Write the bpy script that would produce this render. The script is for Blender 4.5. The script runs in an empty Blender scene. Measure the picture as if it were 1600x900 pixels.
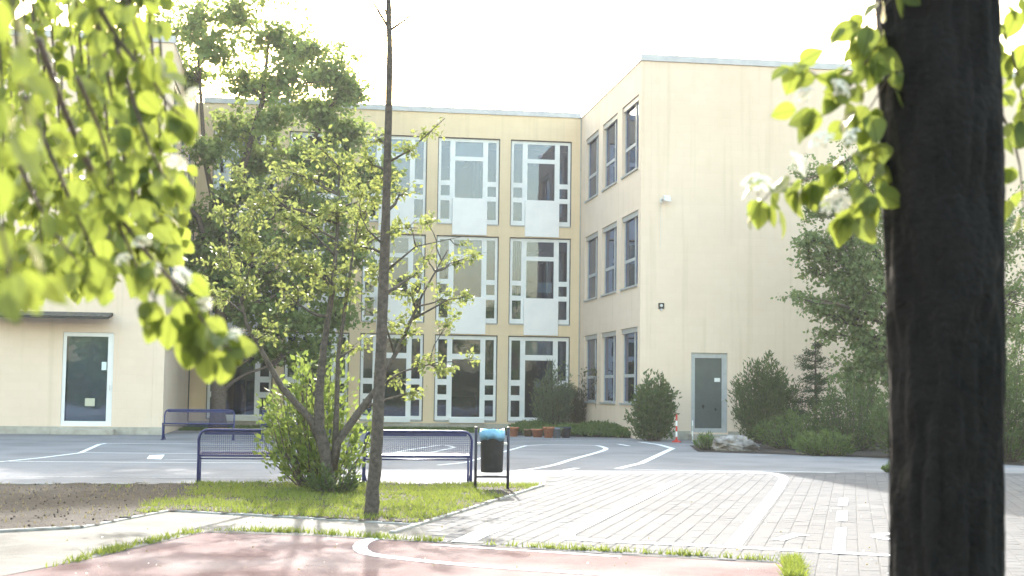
import bpy, math, random
import numpy as np
from mathutils import Vector, Matrix
random.seed(7)
rng = np.random.default_rng(11)
SC = bpy.context.scene
COL = SC.collection
R = math.radians

# ------------------------------------------------------------------ camera, sky, sun, exposure
FPX, YAW, PITCH, ROLL, EYE = 2181.6, R(8.404), R(4.19), R(0.733), 1.44
FW = np.array([math.sin(YAW) * math.cos(PITCH), math.cos(YAW) * math.cos(PITCH), math.sin(PITCH)])
_r = np.array([math.cos(YAW), -math.sin(YAW), 0.0])
_u = np.cross(_r, FW)
RT = _r * math.cos(ROLL) + _u * math.sin(ROLL)
UP = np.cross(RT, FW)
cd = bpy.data.cameras.new('camera')
cam = bpy.data.objects.new('camera', cd)
COL.objects.link(cam)
cam.matrix_world = Matrix(((RT[0], UP[0], -FW[0], 0), (RT[1], UP[1], -FW[1], 0), (RT[2], UP[2], -FW[2], EYE), (0, 0, 0, 1)))
cd.sensor_width = 36.0
cd.lens = FPX / 1600 * 36.0
cd.clip_start, cd.clip_end = 0.05, 2000
cd.dof.use_dof = True
cd.dof.focus_distance = 28.0
cd.dof.aperture_fstop = 3.8
SC.camera = cam

SUN_EL, SUN_AZ = R(24.5), R(3.7)           # azimuth from +Y towards +X
w = bpy.data.worlds.new('World')
SC.world = w
w.use_nodes = True
nt = w.node_tree
bg = nt.nodes['Background']
sky = nt.nodes.new('ShaderNodeTexSky')
sky.sky_type = 'NISHITA'
sky.sun_disc = False
sky.sun_elevation = SUN_EL
sky.sun_rotation = SUN_AZ
sky.air_density = 2.0
sky.dust_density = 3.0
sky.ozone_density = 1.0
nt.links.new(sky.outputs[0], bg.inputs[0])
bg.inputs[1].default_value = 0.15
sd = bpy.data.lights.new('sun', 'SUN')
sd.energy = 2.0
sd.angle = R(0.6)
sd.color = (1.0, 0.96, 0.90)
sun = bpy.data.objects.new('sun', sd)
COL.objects.link(sun)
sdir = Vector((math.sin(SUN_AZ) * math.cos(SUN_EL), math.cos(SUN_AZ) * math.cos(SUN_EL), math.sin(SUN_EL)))
sun.rotation_euler = sdir.to_track_quat('Z', 'Y').to_euler()
sun.location = (5, 60, 40)
vs = SC.view_settings
vs.view_transform = 'Standard'
vs.look = 'None'
vs.gamma = 1.0
vs.use_curve_mapping = False
vs.exposure = 2.52


# ------------------------------------------------------------------ pixel helpers (photo 1600x900)
def ray(x, y):
    return FW * FPX + RT * (x - 800) + UP * (450 - y)


def G(x, y, z=0.0):
    v = ray(x, y)
    k = (z - EYE) / v[2]
    return Vector((v[0] * k, v[1] * k, z))


def atY(x, y, Y):
    v = ray(x, y)
    k = Y / v[1]
    return Vector((v[0] * k, Y, v[2] * k + EYE))


def atD(x, y, d):
    v = ray(x, y)
    k = d / FPX
    return Vector((v[0] * k, v[1] * k, v[2] * k + EYE))


# ------------------------------------------------------------------ materials
def newmat(name):
    m = bpy.data.materials.new(name)
    m.use_nodes = True
    t = m.node_tree
    return m, t, t.nodes['Principled BSDF']


def pm(name, c1, c2=None, scale=8, rough=0.7, bump=0.0, bscale=40, metal=0.0, spec=0.3, detail=6, c3=None, scale3=0.6, lo=.35, hi=.65):
    m, t, b = newmat(name)
    b.inputs['Roughness'].default_value = rough
    b.inputs['Metallic'].default_value = metal
    b.inputs['Specular IOR Level'].default_value = spec
    co = t.nodes.new('ShaderNodeTexCoord')
    if c2 is None:
        b.inputs['Base Color'].default_value = (*c1, 1)
    else:
        n = t.nodes.new('ShaderNodeTexNoise')
        n.inputs['Scale'].default_value = scale
        n.inputs['Detail'].default_value = detail
        n.inputs['Roughness'].default_value = .65
        t.links.new(co.outputs['Object'], n.inputs['Vector'])
        r = t.nodes.new('ShaderNodeValToRGB')
        r.color_ramp.elements[0].position = lo
        r.color_ramp.elements[1].position = hi
        r.color_ramp.elements[0].color = (*c1, 1)
        r.color_ramp.elements[1].color = (*c2, 1)
        t.links.new(n.outputs['Fac'], r.inputs[0])
        out = r.outputs[0]
        if c3 is not None:
            n3 = t.nodes.new('ShaderNodeTexNoise')
            n3.inputs['Scale'].default_value = scale3
            n3.inputs['Detail'].default_value = 7
            t.links.new(co.outputs['Object'], n3.inputs['Vector'])
            r3 = t.nodes.new('ShaderNodeValToRGB')
            r3.color_ramp.elements[0].position = .42
            r3.color_ramp.elements[1].position = .66
            t.links.new(n3.outputs['Fac'], r3.inputs[0])
            mx = t.nodes.new('ShaderNodeMixRGB')
            mx.inputs['Color2'].default_value = (*c3, 1)
            t.links.new(r3.outputs[0], mx.inputs['Fac'])
            t.links.new(out, mx.inputs['Color1'])
            out = mx.outputs[0]
        t.links.new(out, b.inputs['Base Color'])
    if bump:
        n2 = t.nodes.new('ShaderNodeTexNoise')
        n2.inputs['Scale'].default_value = bscale
        n2.inputs['Detail'].default_value = 5
        t.links.new(co.outputs['Object'], n2.inputs['Vector'])
        bp = t.nodes.new('ShaderNodeBump')
        bp.inputs['Strength'].default_value = bump
        bp.inputs['Distance'].default_value = 0.02
        t.links.new(n2.outputs['Fac'], bp.inputs['Height'])
        t.links.new(bp.outputs[0], b.inputs['Normal'])
    return m


def vein_nodes(t, r):
    '''side veins, midrib and a few brown blotches in the leaf's own coordinates'''
    def mth(op, a, b=None):
        n = t.nodes.new('ShaderNodeMath')
        n.operation = op
        for k, v in enumerate((a, b)):
            if v is None:
                continue
            if isinstance(v, (int, float)):
                n.inputs[k].default_value = v
            else:
                t.links.new(v, n.inputs[k])
        return n.outputs[0]
    co = t.nodes.new('ShaderNodeTexCoord')
    sp = t.nodes.new('ShaderNodeSeparateXYZ')
    t.links.new(co.outputs['Object'], sp.inputs[0])
    ax = mth('ABSOLUTE', sp.outputs[0])
    ph = mth('MULTIPLY', mth('SUBTRACT', sp.outputs[1], mth('MULTIPLY', ax, .9)), 9.0)
    side = mth('LESS_THAN', mth('FRACT', ph), .17)
    mid = mth('LESS_THAN', ax, .018)
    fac = mth('MAXIMUM', mth('MULTIPLY', side, .55), mid)
    nz = t.nodes.new('ShaderNodeTexNoise')
    nz.inputs['Scale'].default_value = 3.2
    nz.inputs['Detail'].default_value = 4
    t.links.new(co.outputs['Object'], nz.inputs['Vector'])
    bl = mth('MULTIPLY', mth('GREATER_THAN', nz.outputs['Fac'], .68), .5)
    fin = t.nodes.new('ShaderNodeMath')
    fin.operation = 'MAXIMUM'
    fin.name = 'veinfac'
    t.links.new(fac, fin.inputs[0])
    t.links.new(bl, fin.inputs[1])
    m = t.nodes.new('ShaderNodeMixRGB')
    m.name = 'vein'
    m.inputs['Color2'].default_value = (.05, .07, .02, 1)
    t.links.new(fin.outputs[0], m.inputs['Fac'])
    t.links.new(r.outputs[0], m.inputs['Color1'])


def leafmat(name, dark, light, trans, tfac=0.5, rough=0.5, island=True):
    m = bpy.data.materials.new(name)
    m.use_nodes = True
    t = m.node_tree
    for n in list(t.nodes):
        t.nodes.remove(n)
    out = t.nodes.new('ShaderNodeOutputMaterial')
    if island:
        g = t.nodes.new('ShaderNodeNewGeometry')
        rnd = g.outputs['Random Per Island']
    else:
        g = t.nodes.new('ShaderNodeObjectInfo')
        rnd = g.outputs['Random']
    r = t.nodes.new('ShaderNodeValToRGB')
    r.color_ramp.elements[0].color = (*dark, 1)
    r.color_ramp.elements[1].color = (*light, 1)
    t.links.new(rnd, r.inputs[0])
    if not island:
        vein_nodes(t, r)
    d = t.nodes.new('ShaderNodeBsdfPrincipled')
    d.inputs['Roughness'].default_value = rough
    d.inputs['Specular IOR Level'].default_value = .3
    src = t.nodes['vein'].outputs[0] if not island else r.outputs[0]
    t.links.new(src, d.inputs['Base Color'])
    tr = t.nodes.new('ShaderNodeBsdfTranslucent')
    mx = t.nodes.new('ShaderNodeMixRGB')
    mx.inputs['Fac'].default_value = .6
    mx.inputs['Color2'].default_value = (*trans, 1)
    t.links.new(src, mx.inputs['Color1'])
    if island:
        t.links.new(mx.outputs[0], tr.inputs['Color'])
    else:
        v2 = t.nodes.new('ShaderNodeMixRGB')
        v2.blend_type = 'MULTIPLY'
        v2.inputs['Color2'].default_value = (.55, .62, .5, 1)
        t.links.new(t.nodes['veinfac'].outputs[0], v2.inputs['Fac'])
        t.links.new(mx.outputs[0], v2.inputs['Color1'])
        t.links.new(v2.outputs[0], tr.inputs['Color'])
    s = t.nodes.new('ShaderNodeMixShader')
    s.inputs[0].default_value = tfac
    t.links.new(d.outputs[0], s.inputs[1])
    t.links.new(tr.outputs[0], s.inputs[2])
    t.links.new(s.outputs[0], out.inputs['Surface'])
    return m


def glassmat(name, tint, refl=0.3):
    m = bpy.data.materials.new(name)
    m.use_nodes = True
    t = m.node_tree
    for n in list(t.nodes):
        t.nodes.remove(n)
    out = t.nodes.new('ShaderNodeOutputMaterial')
    tr = t.nodes.new('ShaderNodeBsdfTransparent')
    tr.inputs['Color'].default_value = (*tint, 1)
    gl = t.nodes.new('ShaderNodeBsdfGlossy')
    gl.inputs['Roughness'].default_value = 0.015
    gl.inputs['Color'].default_value = (.56, .68, 1, 1)
    lw = t.nodes.new('ShaderNodeFresnel')
    lw.inputs['IOR'].default_value = 1.5
    ad = t.nodes.new('ShaderNodeMath')
    ad.operation = 'ADD'
    ad.use_clamp = True
    ad.inputs[1].default_value = refl
    t.links.new(lw.outputs[0], ad.inputs[0])
    # slightly wavy panes
    tc = t.nodes.new('ShaderNodeTexCoord')
    nz = t.nodes.new('ShaderNodeTexNoise')
    nz.inputs['Scale'].default_value = 1.1
    nz.inputs['Detail'].default_value = 1
    bp = t.nodes.new('ShaderNodeBump')
    bp.inputs['Strength'].default_value = .06
    bp.inputs['Distance'].default_value = .05
    t.links.new(tc.outputs['Object'], nz.inputs['Vector'])
    t.links.new(nz.outputs['Fac'], bp.inputs['Height'])
    t.links.new(bp.outputs[0], gl.inputs['Normal'])
    s = t.nodes.new('ShaderNodeMixShader')
    t.links.new(ad.outputs[0], s.inputs[0])
    t.links.new(tr.outputs[0], s.inputs[1])
    t.links.new(gl.outputs[0], s.inputs[2])
    t.links.new(s.outputs[0], out.inputs['Surface'])
    return m


def wallmat(name, ca_, cb_):
    m, t, b = newmat(name)
    b.inputs['Roughness'].default_value = .85
    b.inputs['Specular IOR Level'].default_value = .2
    co = t.nodes.new('ShaderNodeTexCoord')
    n = t.nodes.new('ShaderNodeTexNoise')
    n.inputs['Scale'].default_value = .55
    n.inputs['Detail'].default_value = 8
    n.inputs['Roughness'].default_value = .7
    t.links.new(co.outputs['Object'], n.inputs['Vector'])
    r = t.nodes.new('ShaderNodeValToRGB')
    r.color_ramp.elements[0].position = .3
    r.color_ramp.elements[1].position = .7
    r.color_ramp.elements[0].color = (*ca_, 1)
    r.color_ramp.elements[1].color = (*cb_, 1)
    t.links.new(n.outputs['Fac'], r.inputs[0])
    # vertical rain streaks
    mp = t.nodes.new('ShaderNodeMapping')
    mp.inputs['Scale'].default_value = (5, 5, .22)
    t.links.new(co.outputs['Object'], mp.inputs['Vector'])
    n2 = t.nodes.new('ShaderNodeTexNoise')
    n2.inputs['Scale'].default_value = 1
    n2.inputs['Detail'].default_value = 6
    t.links.new(mp.outputs[0], n2.inputs['Vector'])
    r2 = t.nodes.new('ShaderNodeValToRGB')
    r2.color_ramp.elements[0].position = .52
    r2.color_ramp.elements[1].position = .8
    r2.color_ramp.elements[1].color = (.32, .32, .32, 1)
    t.links.new(n2.outputs['Fac'], r2.inputs[0])
    mx = t.nodes.new('ShaderNodeMixRGB')
    mx.inputs['Color2'].default_value = (.45, .37, .24, 1)
    t.links.new(r2.outputs[0], mx.inputs['Fac'])
    t.links.new(r.outputs[0], mx.inputs['Color1'])
    # faint painted block courses
    sep = t.nodes.new('ShaderNodeSeparateXYZ')
    t.links.new(co.outputs['Object'], sep.inputs[0])
    sm = t.nodes.new('ShaderNodeMath')
    sm.operation = 'ADD'
    t.links.new(sep.outputs[0], sm.inputs[0])
    t.links.new(sep.outputs[1], sm.inputs[1])
    cb = t.nodes.new('ShaderNodeCombineXYZ')
    t.links.new(sm.outputs[0], cb.inputs[0])
    t.links.new(sep.outputs[2], cb.inputs[1])
    br = t.nodes.new('ShaderNodeTexBrick')
    br.inputs['Scale'].default_value = 1.0
    br.inputs['Brick Width'].default_value = .5
    br.inputs['Row Height'].default_value = .25
    br.inputs['Mortar Size'].default_value = .008
    br.inputs['Mortar Smooth'].default_value = .6
    br.inputs['Color1'].default_value = (1, 1, 1, 1)
    br.inputs['Color2'].default_value = (.975, .975, .97, 1)
    br.inputs['Mortar'].default_value = (.955, .95, .94, 1)
    t.links.new(cb.outputs[0], br.inputs['Vector'])
    ml = t.nodes.new('ShaderNodeMixRGB')
    ml.blend_type = 'MULTIPLY'
    ml.inputs['Fac'].default_value = 1
    t.links.new(mx.outputs[0], ml.inputs['Color1'])
    t.links.new(br.outputs['Color'], ml.inputs['Color2'])
    t.links.new(ml.outputs[0], b.inputs['Base Color'])
    bp = t.nodes.new('ShaderNodeBump')
    bp.inputs['Strength'].default_value = .25
    bp.inputs['Distance'].default_value = .01
    t.links.new(br.outputs['Fac'], bp.inputs['Height'])
    bp.invert = True
    t.links.new(bp.outputs[0], b.inputs['Normal'])
    return m


M = {}
M['wall'] = wallmat('pale_cream_render', (.70, .555, .445), (.75, .612, .50))
M['wallyellow'] = wallmat('yellow_cream_render', (.70, .54, .365), (.75, .60, .42))
M['plinth'] = pm('plinth_concrete', (.34, .31, .27), (.46, .43, .38), 3, .9, .3, 30)
M['coping'] = pm('grey_coping', (.42, .42, .46), (.52, .52, .55), 2, .5)
M['roof'] = pm('roof_felt', (.15, .15, .15), (.22, .22, .21), 4, .9)
M['whiteframe'] = pm('white_window_frame', (.70, .71, .73), (.78, .78, .79), 3, .45)
M['panel'] = pm('white_spandrel', (.76, .74, .76), (.82, .80, .81), 1.5, .4)
M['gasket'] = pm('dark_gasket', (.07, .07, .075), (.11, .11, .12), 5, .6)
M['greyframe'] = pm('grey_window_frame', (.36, .37, .39), (.44, .45, .46), 4, .5)
M['sill'] = pm('metal_sill', (.34, .33, .32), (.42, .41, .40), 5, .5)
M['glass'] = glassmat('window_glass', (.60, .65, .68), .06)
M['glassside'] = glassmat('side_window_glass', (.6, .64, .64), .02)
M['room'] = pm('room_plaster', (.38, .37, .35), (.45, .44, .42), 1, .9)
M['roomfloor'] = pm('room_floor', (.16, .14, .12), (.22, .2, .18), 2, .5)
M['blind'] = pm('pale_blind', (.62, .62, .6), (.7, .7, .68), 4, .8)
M['doorgreen'] = pm('green_grey_door', (.075, .088, .085), (.095, .108, .102), 3, .4)
M['darkhole'] = pm('dark_scuff', (.02, .02, .02))
M['paper'] = pm('paper', (.78, .78, .76), (.84, .84, .82), 6, .8)
M['paleblue'] = pm('pale_blue_paper', (.62, .72, .74), (.68, .78, .8), 6, .8)
M['paleyellow'] = pm('pale_yellow_paper', (.42, .42, .33), (.5, .5, .4), 6, .8)
M['blueboard'] = pm('blue_board', (.03, .10, .20), (.04, .13, .25), 3, .6)
M['asphalt'] = pm('grey_asphalt', (.205, .196, .205), (.27, .26, .267), 26, .9, .5, 160, c3=(.18, .172, .178), scale3=.55, lo=.3, hi=.7)
M['ground'] = pm('far_ground', (.16, .16, .15), (.22, .21, .2), .4, .95)
M['bed'] = pm('paver_joint_sand', (.074, .072, .071), (.102, .099, .097), 14, .95)
M['paver'] = pm('grey_paver', (.09, .089, .095), (.118, .116, .122), 1.7, .9, .25, 120, c3=(.083, .082, .088), scale3=.5)
M['path'] = pm('pale_concrete', (.12, .11, .097), (.185, .172, .155), 5, .9, .5, 60, c3=(.10, .09, .08), scale3=1.3)
M['court'] = pm('red_court', (.135, .074, .073), (.19, .116, .114), 5, .95, .6, 120, c3=(.25, .19, .184), scale3=.8, lo=.3, hi=.7)
M['soil'] = pm('brown_soil', (.017, .0115, .0088), (.042, .0295, .023), 6, .95, 1.0, 22, c3=(.030, .022, .0175), scale3=1.0)
M['kerb'] = pm('kerb_concrete', (.24, .23, .22), (.33, .32, .30), 7, .85, .3, 60)
M['bark'] = pm('brown_bark', (.07, .055, .045), (.15, .12, .10), 22, .95, 1.0, 45)
M['barkgrey'] = pm('grey_bark', (.055, .046, .039), (.125, .104, .09), 18, .95, 1.0, 60)
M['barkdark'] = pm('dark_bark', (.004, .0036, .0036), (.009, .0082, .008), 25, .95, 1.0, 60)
M['bench'] = pm('blue_bench_paint', (.014, .02, .10), (.02, .028, .13), 9, .4, spec=.5)
M['binblack'] = pm('black_bin', (.016, .016, .018), (.03, .03, .032), 6, .5, .15, 60)
M['binpost'] = pm('dark_post', (.018, .02, .035), (.03, .03, .05), 6, .4)
M['bag'] = pm('blue_bag', (.16, .38, .62), (.25, .50, .74), 9, .35, .5, 30)
M['galv'] = pm('galvanised', (.45, .46, .47), (.55, .56, .57), 12, .4, metal=.6)
M['red'] = pm('red_paint', (.45, .04, .03), (.55, .06, .05), 9, .5)
M['whitep'] = pm('white_paint', (.75, .75, .74), (.8, .8, .8), 9, .5)
M['lampwhite'] = pm('lamp_body', (.6, .6, .6), (.68, .68, .68), 9, .5)
M['rock'] = pm('grey_rock', (.20, .175, .16), (.42, .38, .36), 7, .95, 1.0, 14, c3=(.15, .13, .12), scale3=3)
M['terracotta'] = pm('terracotta', (.30, .11, .06), (.38, .16, .09), 8, .85)
M['potgrey'] = pm('grey_pot', (.14, .15, .19), (.2, .21, .25), 8, .6)
M['potdark'] = pm('dark_pot', (.03, .03, .045), (.05, .05, .07), 8, .6)
M['woodbrown'] = pm('brown_crate', (.16, .10, .06), (.24, .16, .10), 12, .8)
M['tile'] = pm('grey_roof_tile', (.10, .095, .09), (.17, .16, .15), 9, .8)
M['eave'] = pm('dark_eave', (.03, .028, .026), (.05, .045, .04), 6, .7)
M['flower'] = leafmat('white_flower', (.78, .77, .68), (.85, .84, .78), (.85, .84, .75), .35)
M['nearleaf'] = leafmat('near_leaf', (.08, .12, .03), (.15, .20, .05), (.34, .40, .06), .52, .42, island=False)
M['nearleafs'] = leafmat('near_leaf_many', (.08, .12, .03), (.15, .20, .05), (.34, .40, .06), .52, .42)
M['leafbig'] = leafmat('maple_leaf', (.10, .16, .045), (.21, .275, .095), (.38, .47, .11), .52)
M['leafmid'] = leafmat('young_leaf', (.09, .13, .04), (.19, .225, .075), (.37, .41, .11), .48)
M['leafshrub'] = leafmat('bright_shrub_leaf', (.075, .125, .03), (.145, .20, .055), (.32, .40, .075), .48)
M['leafdark'] = leafmat('dark_shrub_leaf', (.05, .082, .028), (.11, .15, .052), (.2, .26, .07), .4)
M['leafgrey'] = leafmat('grey_green_leaf', (.10, .14, .075), (.17, .21, .12), (.24, .3, .13), .38)
M['leafbrown'] = leafmat('brown_green_leaf', (.08, .075, .035), (.12, .12, .05), (.2, .2, .07), .35)
M['needle'] = leafmat('needle', (.028, .055, .02), (.065, .10, .038), (.1, .16, .045), .28)
M['leafcover'] = leafmat('ground_cover_leaf', (.07, .11, .03), (.135, .185, .06), (.25, .34, .08), .38)
M['leafacac'] = leafmat('soft_green_leaf', (.11, .16, .06), (.21, .27, .11), (.34, .42, .13), .48)
M['grass'] = leafmat('grass_blade', (.07, .11, .02), (.17, .21, .05), (.36, .42, .06), .42)
M['drygrass'] = leafmat('dry_grass', (.2, .16, .08), (.3, .25, .13), (.35, .3, .12), .35)


def paintmat():
    m, t, b = newmat('worn_white_line')
    b.inputs['Roughness'].default_value = .8
    co = t.nodes.new('ShaderNodeTexCoord')
    n = t.nodes.new('ShaderNodeTexNoise')
    n.inputs['Scale'].default_value = 30
    n.inputs['Detail'].default_value = 6
    t.links.new(co.outputs['Object'], n.inputs['Vector'])
    r = t.nodes.new('ShaderNodeValToRGB')
    r.color_ramp.elements[0].position = .33
    r.color_ramp.elements[1].position = .5
    r.color_ramp.elements[0].color = (.42, .42, .43, 1)
    r.color_ramp.elements[1].color = (.78, .78, .78, 1)
    t.links.new(n.outputs['Fac'], r.inputs[0])
    t.links.new(r.outputs[0], b.inputs['Base Color'])
    return m


M['line'] = paintmat()
M['linefaint'] = pm('faded_white_line', (.24, .235, .235), (.52, .52, .51), 12, .85)

# ------------------------------------------------------------------ object helpers
WORLD = {}


def wpos(o):
    return WORLD.get(o.name, Vector((0, 0, 0))) if o else Vector((0, 0, 0))


def link(o, parent, origin):
    COL.objects.link(o)
    if parent:
        o.parent = parent
    o.location = Vector(origin) - wpos(parent)
    WORLD[o.name] = Vector(origin)
    return o


def tag(o, label=None, cat=None, group=None, kind=None):
    if label:
        o['label'] = label
    if cat:
        o['category'] = cat
    if group:
        o['group'] = group
    if kind:
        o['kind'] = kind
    return o


def empty(name, loc, label=None, cat=None, group=None, parent=None):
    o = bpy.data.objects.new(name, None)
    o.empty_display_size = .2
    link(o, parent, loc)
    return tag(o, label, cat, group)


class MB:
    def __init__(self):
        self.v, self.f = [], []

    def add(self, vs_, fs):
        k = len(self.v)
        self.v += [tuple(p) for p in vs_]
        self.f += [tuple(i + k for i in q) for q in fs]

    def box(self, x0, x1, y0, y1, z0, z1):
        self.add([(x, y, z) for z in (z0, z1) for (x, y) in ((x0, y0), (x1, y0), (x1, y1), (x0, y1))],
                 [(3, 2, 1, 0), (4, 5, 6, 7), (0, 1, 5, 4), (1, 2, 6, 5), (2, 3, 7, 6), (3, 0, 4, 7)])
        return self

    def bar(self, a, b, w_, h):
        a, b = Vector(a), Vector(b)
        d = (b - a).normalized()
        s = d.cross(Vector((0, 0, 1)))
        s = s.normalized() if s.length > 1e-4 else Vector((1, 0, 0))
        u = s.cross(d)
        P = []
        for c in (a, b):
            for i, j in ((-1, -1), (1, -1), (1, 1), (-1, 1)):
                P.append(c + s * (i * w_ / 2) + u * (j * h / 2))
        self.add(P, [(3, 2, 1, 0), (4, 5, 6, 7), (0, 1, 5, 4), (1, 2, 6, 5), (2, 3, 7, 6), (3, 0, 4, 7)])
        return self

    def tube(self, path, rad, seg=8, cap=True, noise=0):
        path = [Vector(p) for p in path]
        n = len(path)
        if not hasattr(rad, '__len__'):
            rad = [rad] * n
        k = len(self.v)
        prev = None
        for i, p in enumerate(path):
            d = (path[min(i + 1, n - 1)] - path[max(i - 1, 0)]).normalized()
            if prev is None:
                a = Vector((1, 0, 0)) if abs(d.x) < .8 else Vector((0, 1, 0))
                s = d.cross(a).normalized()
            else:
                s = (prev - d * prev.dot(d)).normalized()
            prev = s
            u = d.cross(s)
            for j in range(seg):
                t = 2 * math.pi * j / seg
                rr = rad[i] * (1 + (random.uniform(-noise, noise) if noise else 0))
                self.v.append(tuple(p + s * (math.cos(t) * rr) + u * (math.sin(t) * rr)))
        for i in range(n - 1):
            for j in range(seg):
                a = k + i * seg + j
                b = k + i * seg + (j + 1) % seg
                self.f.append((a, b, b + seg, a + seg))
        if cap:
            self.f.append(tuple(k + j for j in reversed(range(seg))))
            self.f.append(tuple(k + (n - 1) * seg + j for j in range(seg)))
        return self

    def lathe(self, c, prof, seg=20):
        c = Vector(c)
        k = len(self.v)
        for r, z in prof:
            for j in range(seg):
                t = 2 * math.pi * j / seg
                self.v.append((c.x + r * math.cos(t), c.y + r * math.sin(t), c.z + z))
        for i in range(len(prof) - 1):
            for j in range(seg):
                a = k + i * seg + j
                b = k + i * seg + (j + 1) % seg
                self.f.append((a, b, b + seg, a + seg))
        return self

    def poly(self, pts, z):
        k = len(self.v)
        self.v += [(p[0], p[1], z) for p in pts]
        self.f.append(tuple(range(k, k + len(pts))))
        return self

    def build(self, name, mat, parent=None, origin=None, smooth=False, bevel=0):
        if origin is None:
            origin = wpos(parent)
        o_ = Vector(origin)
        me = bpy.data.meshes.new(name)
        me.from_pydata([(x - o_.x, y - o_.y, z - o_.z) for x, y, z in self.v], [], self.f)
        me.materials.append(mat)
        if smooth:
            me.polygons.foreach_set('use_smooth', [True] * len(me.polygons))
        me.update()
        o = bpy.data.objects.new(name, me)
        link(o, parent, o_)
        if bevel:
            b = o.modifiers.new('bevel', 'BEVEL')
            b.width = bevel
            b.segments = 2
            b.limit_method = 'ANGLE'
        return o


def copytree(o, parent, loc):
    c = o.copy()
    COL.objects.link(c)
    c.parent = parent
    c.location = loc
    for ch in o.children:
        copytree(ch, c, ch.location)
    return c


def ccw(pts):
    a = sum(pts[i][0] * pts[(i + 1) % len(pts)][1] - pts[(i + 1) % len(pts)][0] * pts[i][1] for i in range(len(pts)))
    return pts if a > 0 else pts[::-1]


def inside(pts, x, y):
    """vectorised point in polygon"""
    x, y = np.asarray(x), np.asarray(y)
    r = np.zeros(x.shape, bool)
    n = len(pts)
    for i in range(n):
        x1, y1 = pts[i][0], pts[i][1]
        x2, y2 = pts[(i + 1) % n][0], pts[(i + 1) % n][1]
        c = ((y1 > y) != (y2 > y)) & (x < (x2 - x1) * (y - y1) / (y2 - y1 + 1e-12) + x1)
        r ^= c
    return r


def fast_mesh(name, verts, faces_n, mat, parent=None, origin=(0, 0, 0), nper=4):
    """verts (N*nper,3): every nper consecutive verts make a face"""
    o_ = np.array(origin, float)
    verts = (np.asarray(verts, float) - o_).astype(np.float32)
    nf = len(verts) // nper
    me = bpy.data.meshes.new(name)
    me.vertices.add(len(verts))
    me.vertices.foreach_set('co', verts.ravel())
    me.loops.add(nf * nper)
    me.loops.foreach_set('vertex_index', np.arange(nf * nper, dtype=np.int32))
    me.polygons.add(nf)
    me.polygons.foreach_set('loop_start', np.arange(0, nf * nper, nper, dtype=np.int32))
    me.materials.append(mat)
    me.update(calc_edges=True)
    o = bpy.data.objects.new(name, me)
    return link(o, parent, Vector(origin))


def unit(a):
    return a / (np.linalg.norm(a, axis=-1, keepdims=True) + 1e-9)


def leaf_quads(P, D, size, width=.55, droop=0.0, jitter=.35):
    """diamond leaves: start P, heading D"""
    n = len(P)
    D = unit(D + rng.normal(0, jitter, (n, 3)) + np.array([0, 0, -droop]))
    Rn = rng.normal(0, 1, (n, 3)) + np.array([0, 0, .7])
    S = unit(np.cross(D, Rn))
    N = np.cross(S, D)
    s = (size * rng.uniform(.6, 1.25, n))[:, None]
    a = P
    b = P + D * s * .45 + S * s * width * .5 + N * s * .06
    c = P + D * s - N * s * .12
    d = P + D * s * .45 - S * s * width * .5 + N * s * .06
    return np.stack([a, b, c, d], 1).reshape(-1, 3)


def curve(a, b, bend, n=5):
    a, b = Vector(a), Vector(b)
    L = (b - a).length
    off = Vector((random.uniform(-1, 1), random.uniform(-1, 1), random.uniform(-.3, .9))) * L * bend
    pts = []
    for i in range(n):
        t = i / (n - 1)
        p = a.lerp(b, t) + off * (4 * t * (1 - t)) * .5
        if 0 < i < n - 1:
            p += Vector((random.gauss(0, 1), random.gauss(0, 1), random.gauss(0, 1))) * L * .02
        pts.append(p)
    return pts


def polyat(path, t):
    n = len(path) - 1
    f = min(max(t, 0), .9999) * n
    i = int(f)
    return Vector(path[i]).lerp(Vector(path[i + 1]), f - i), i, f - i


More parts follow.
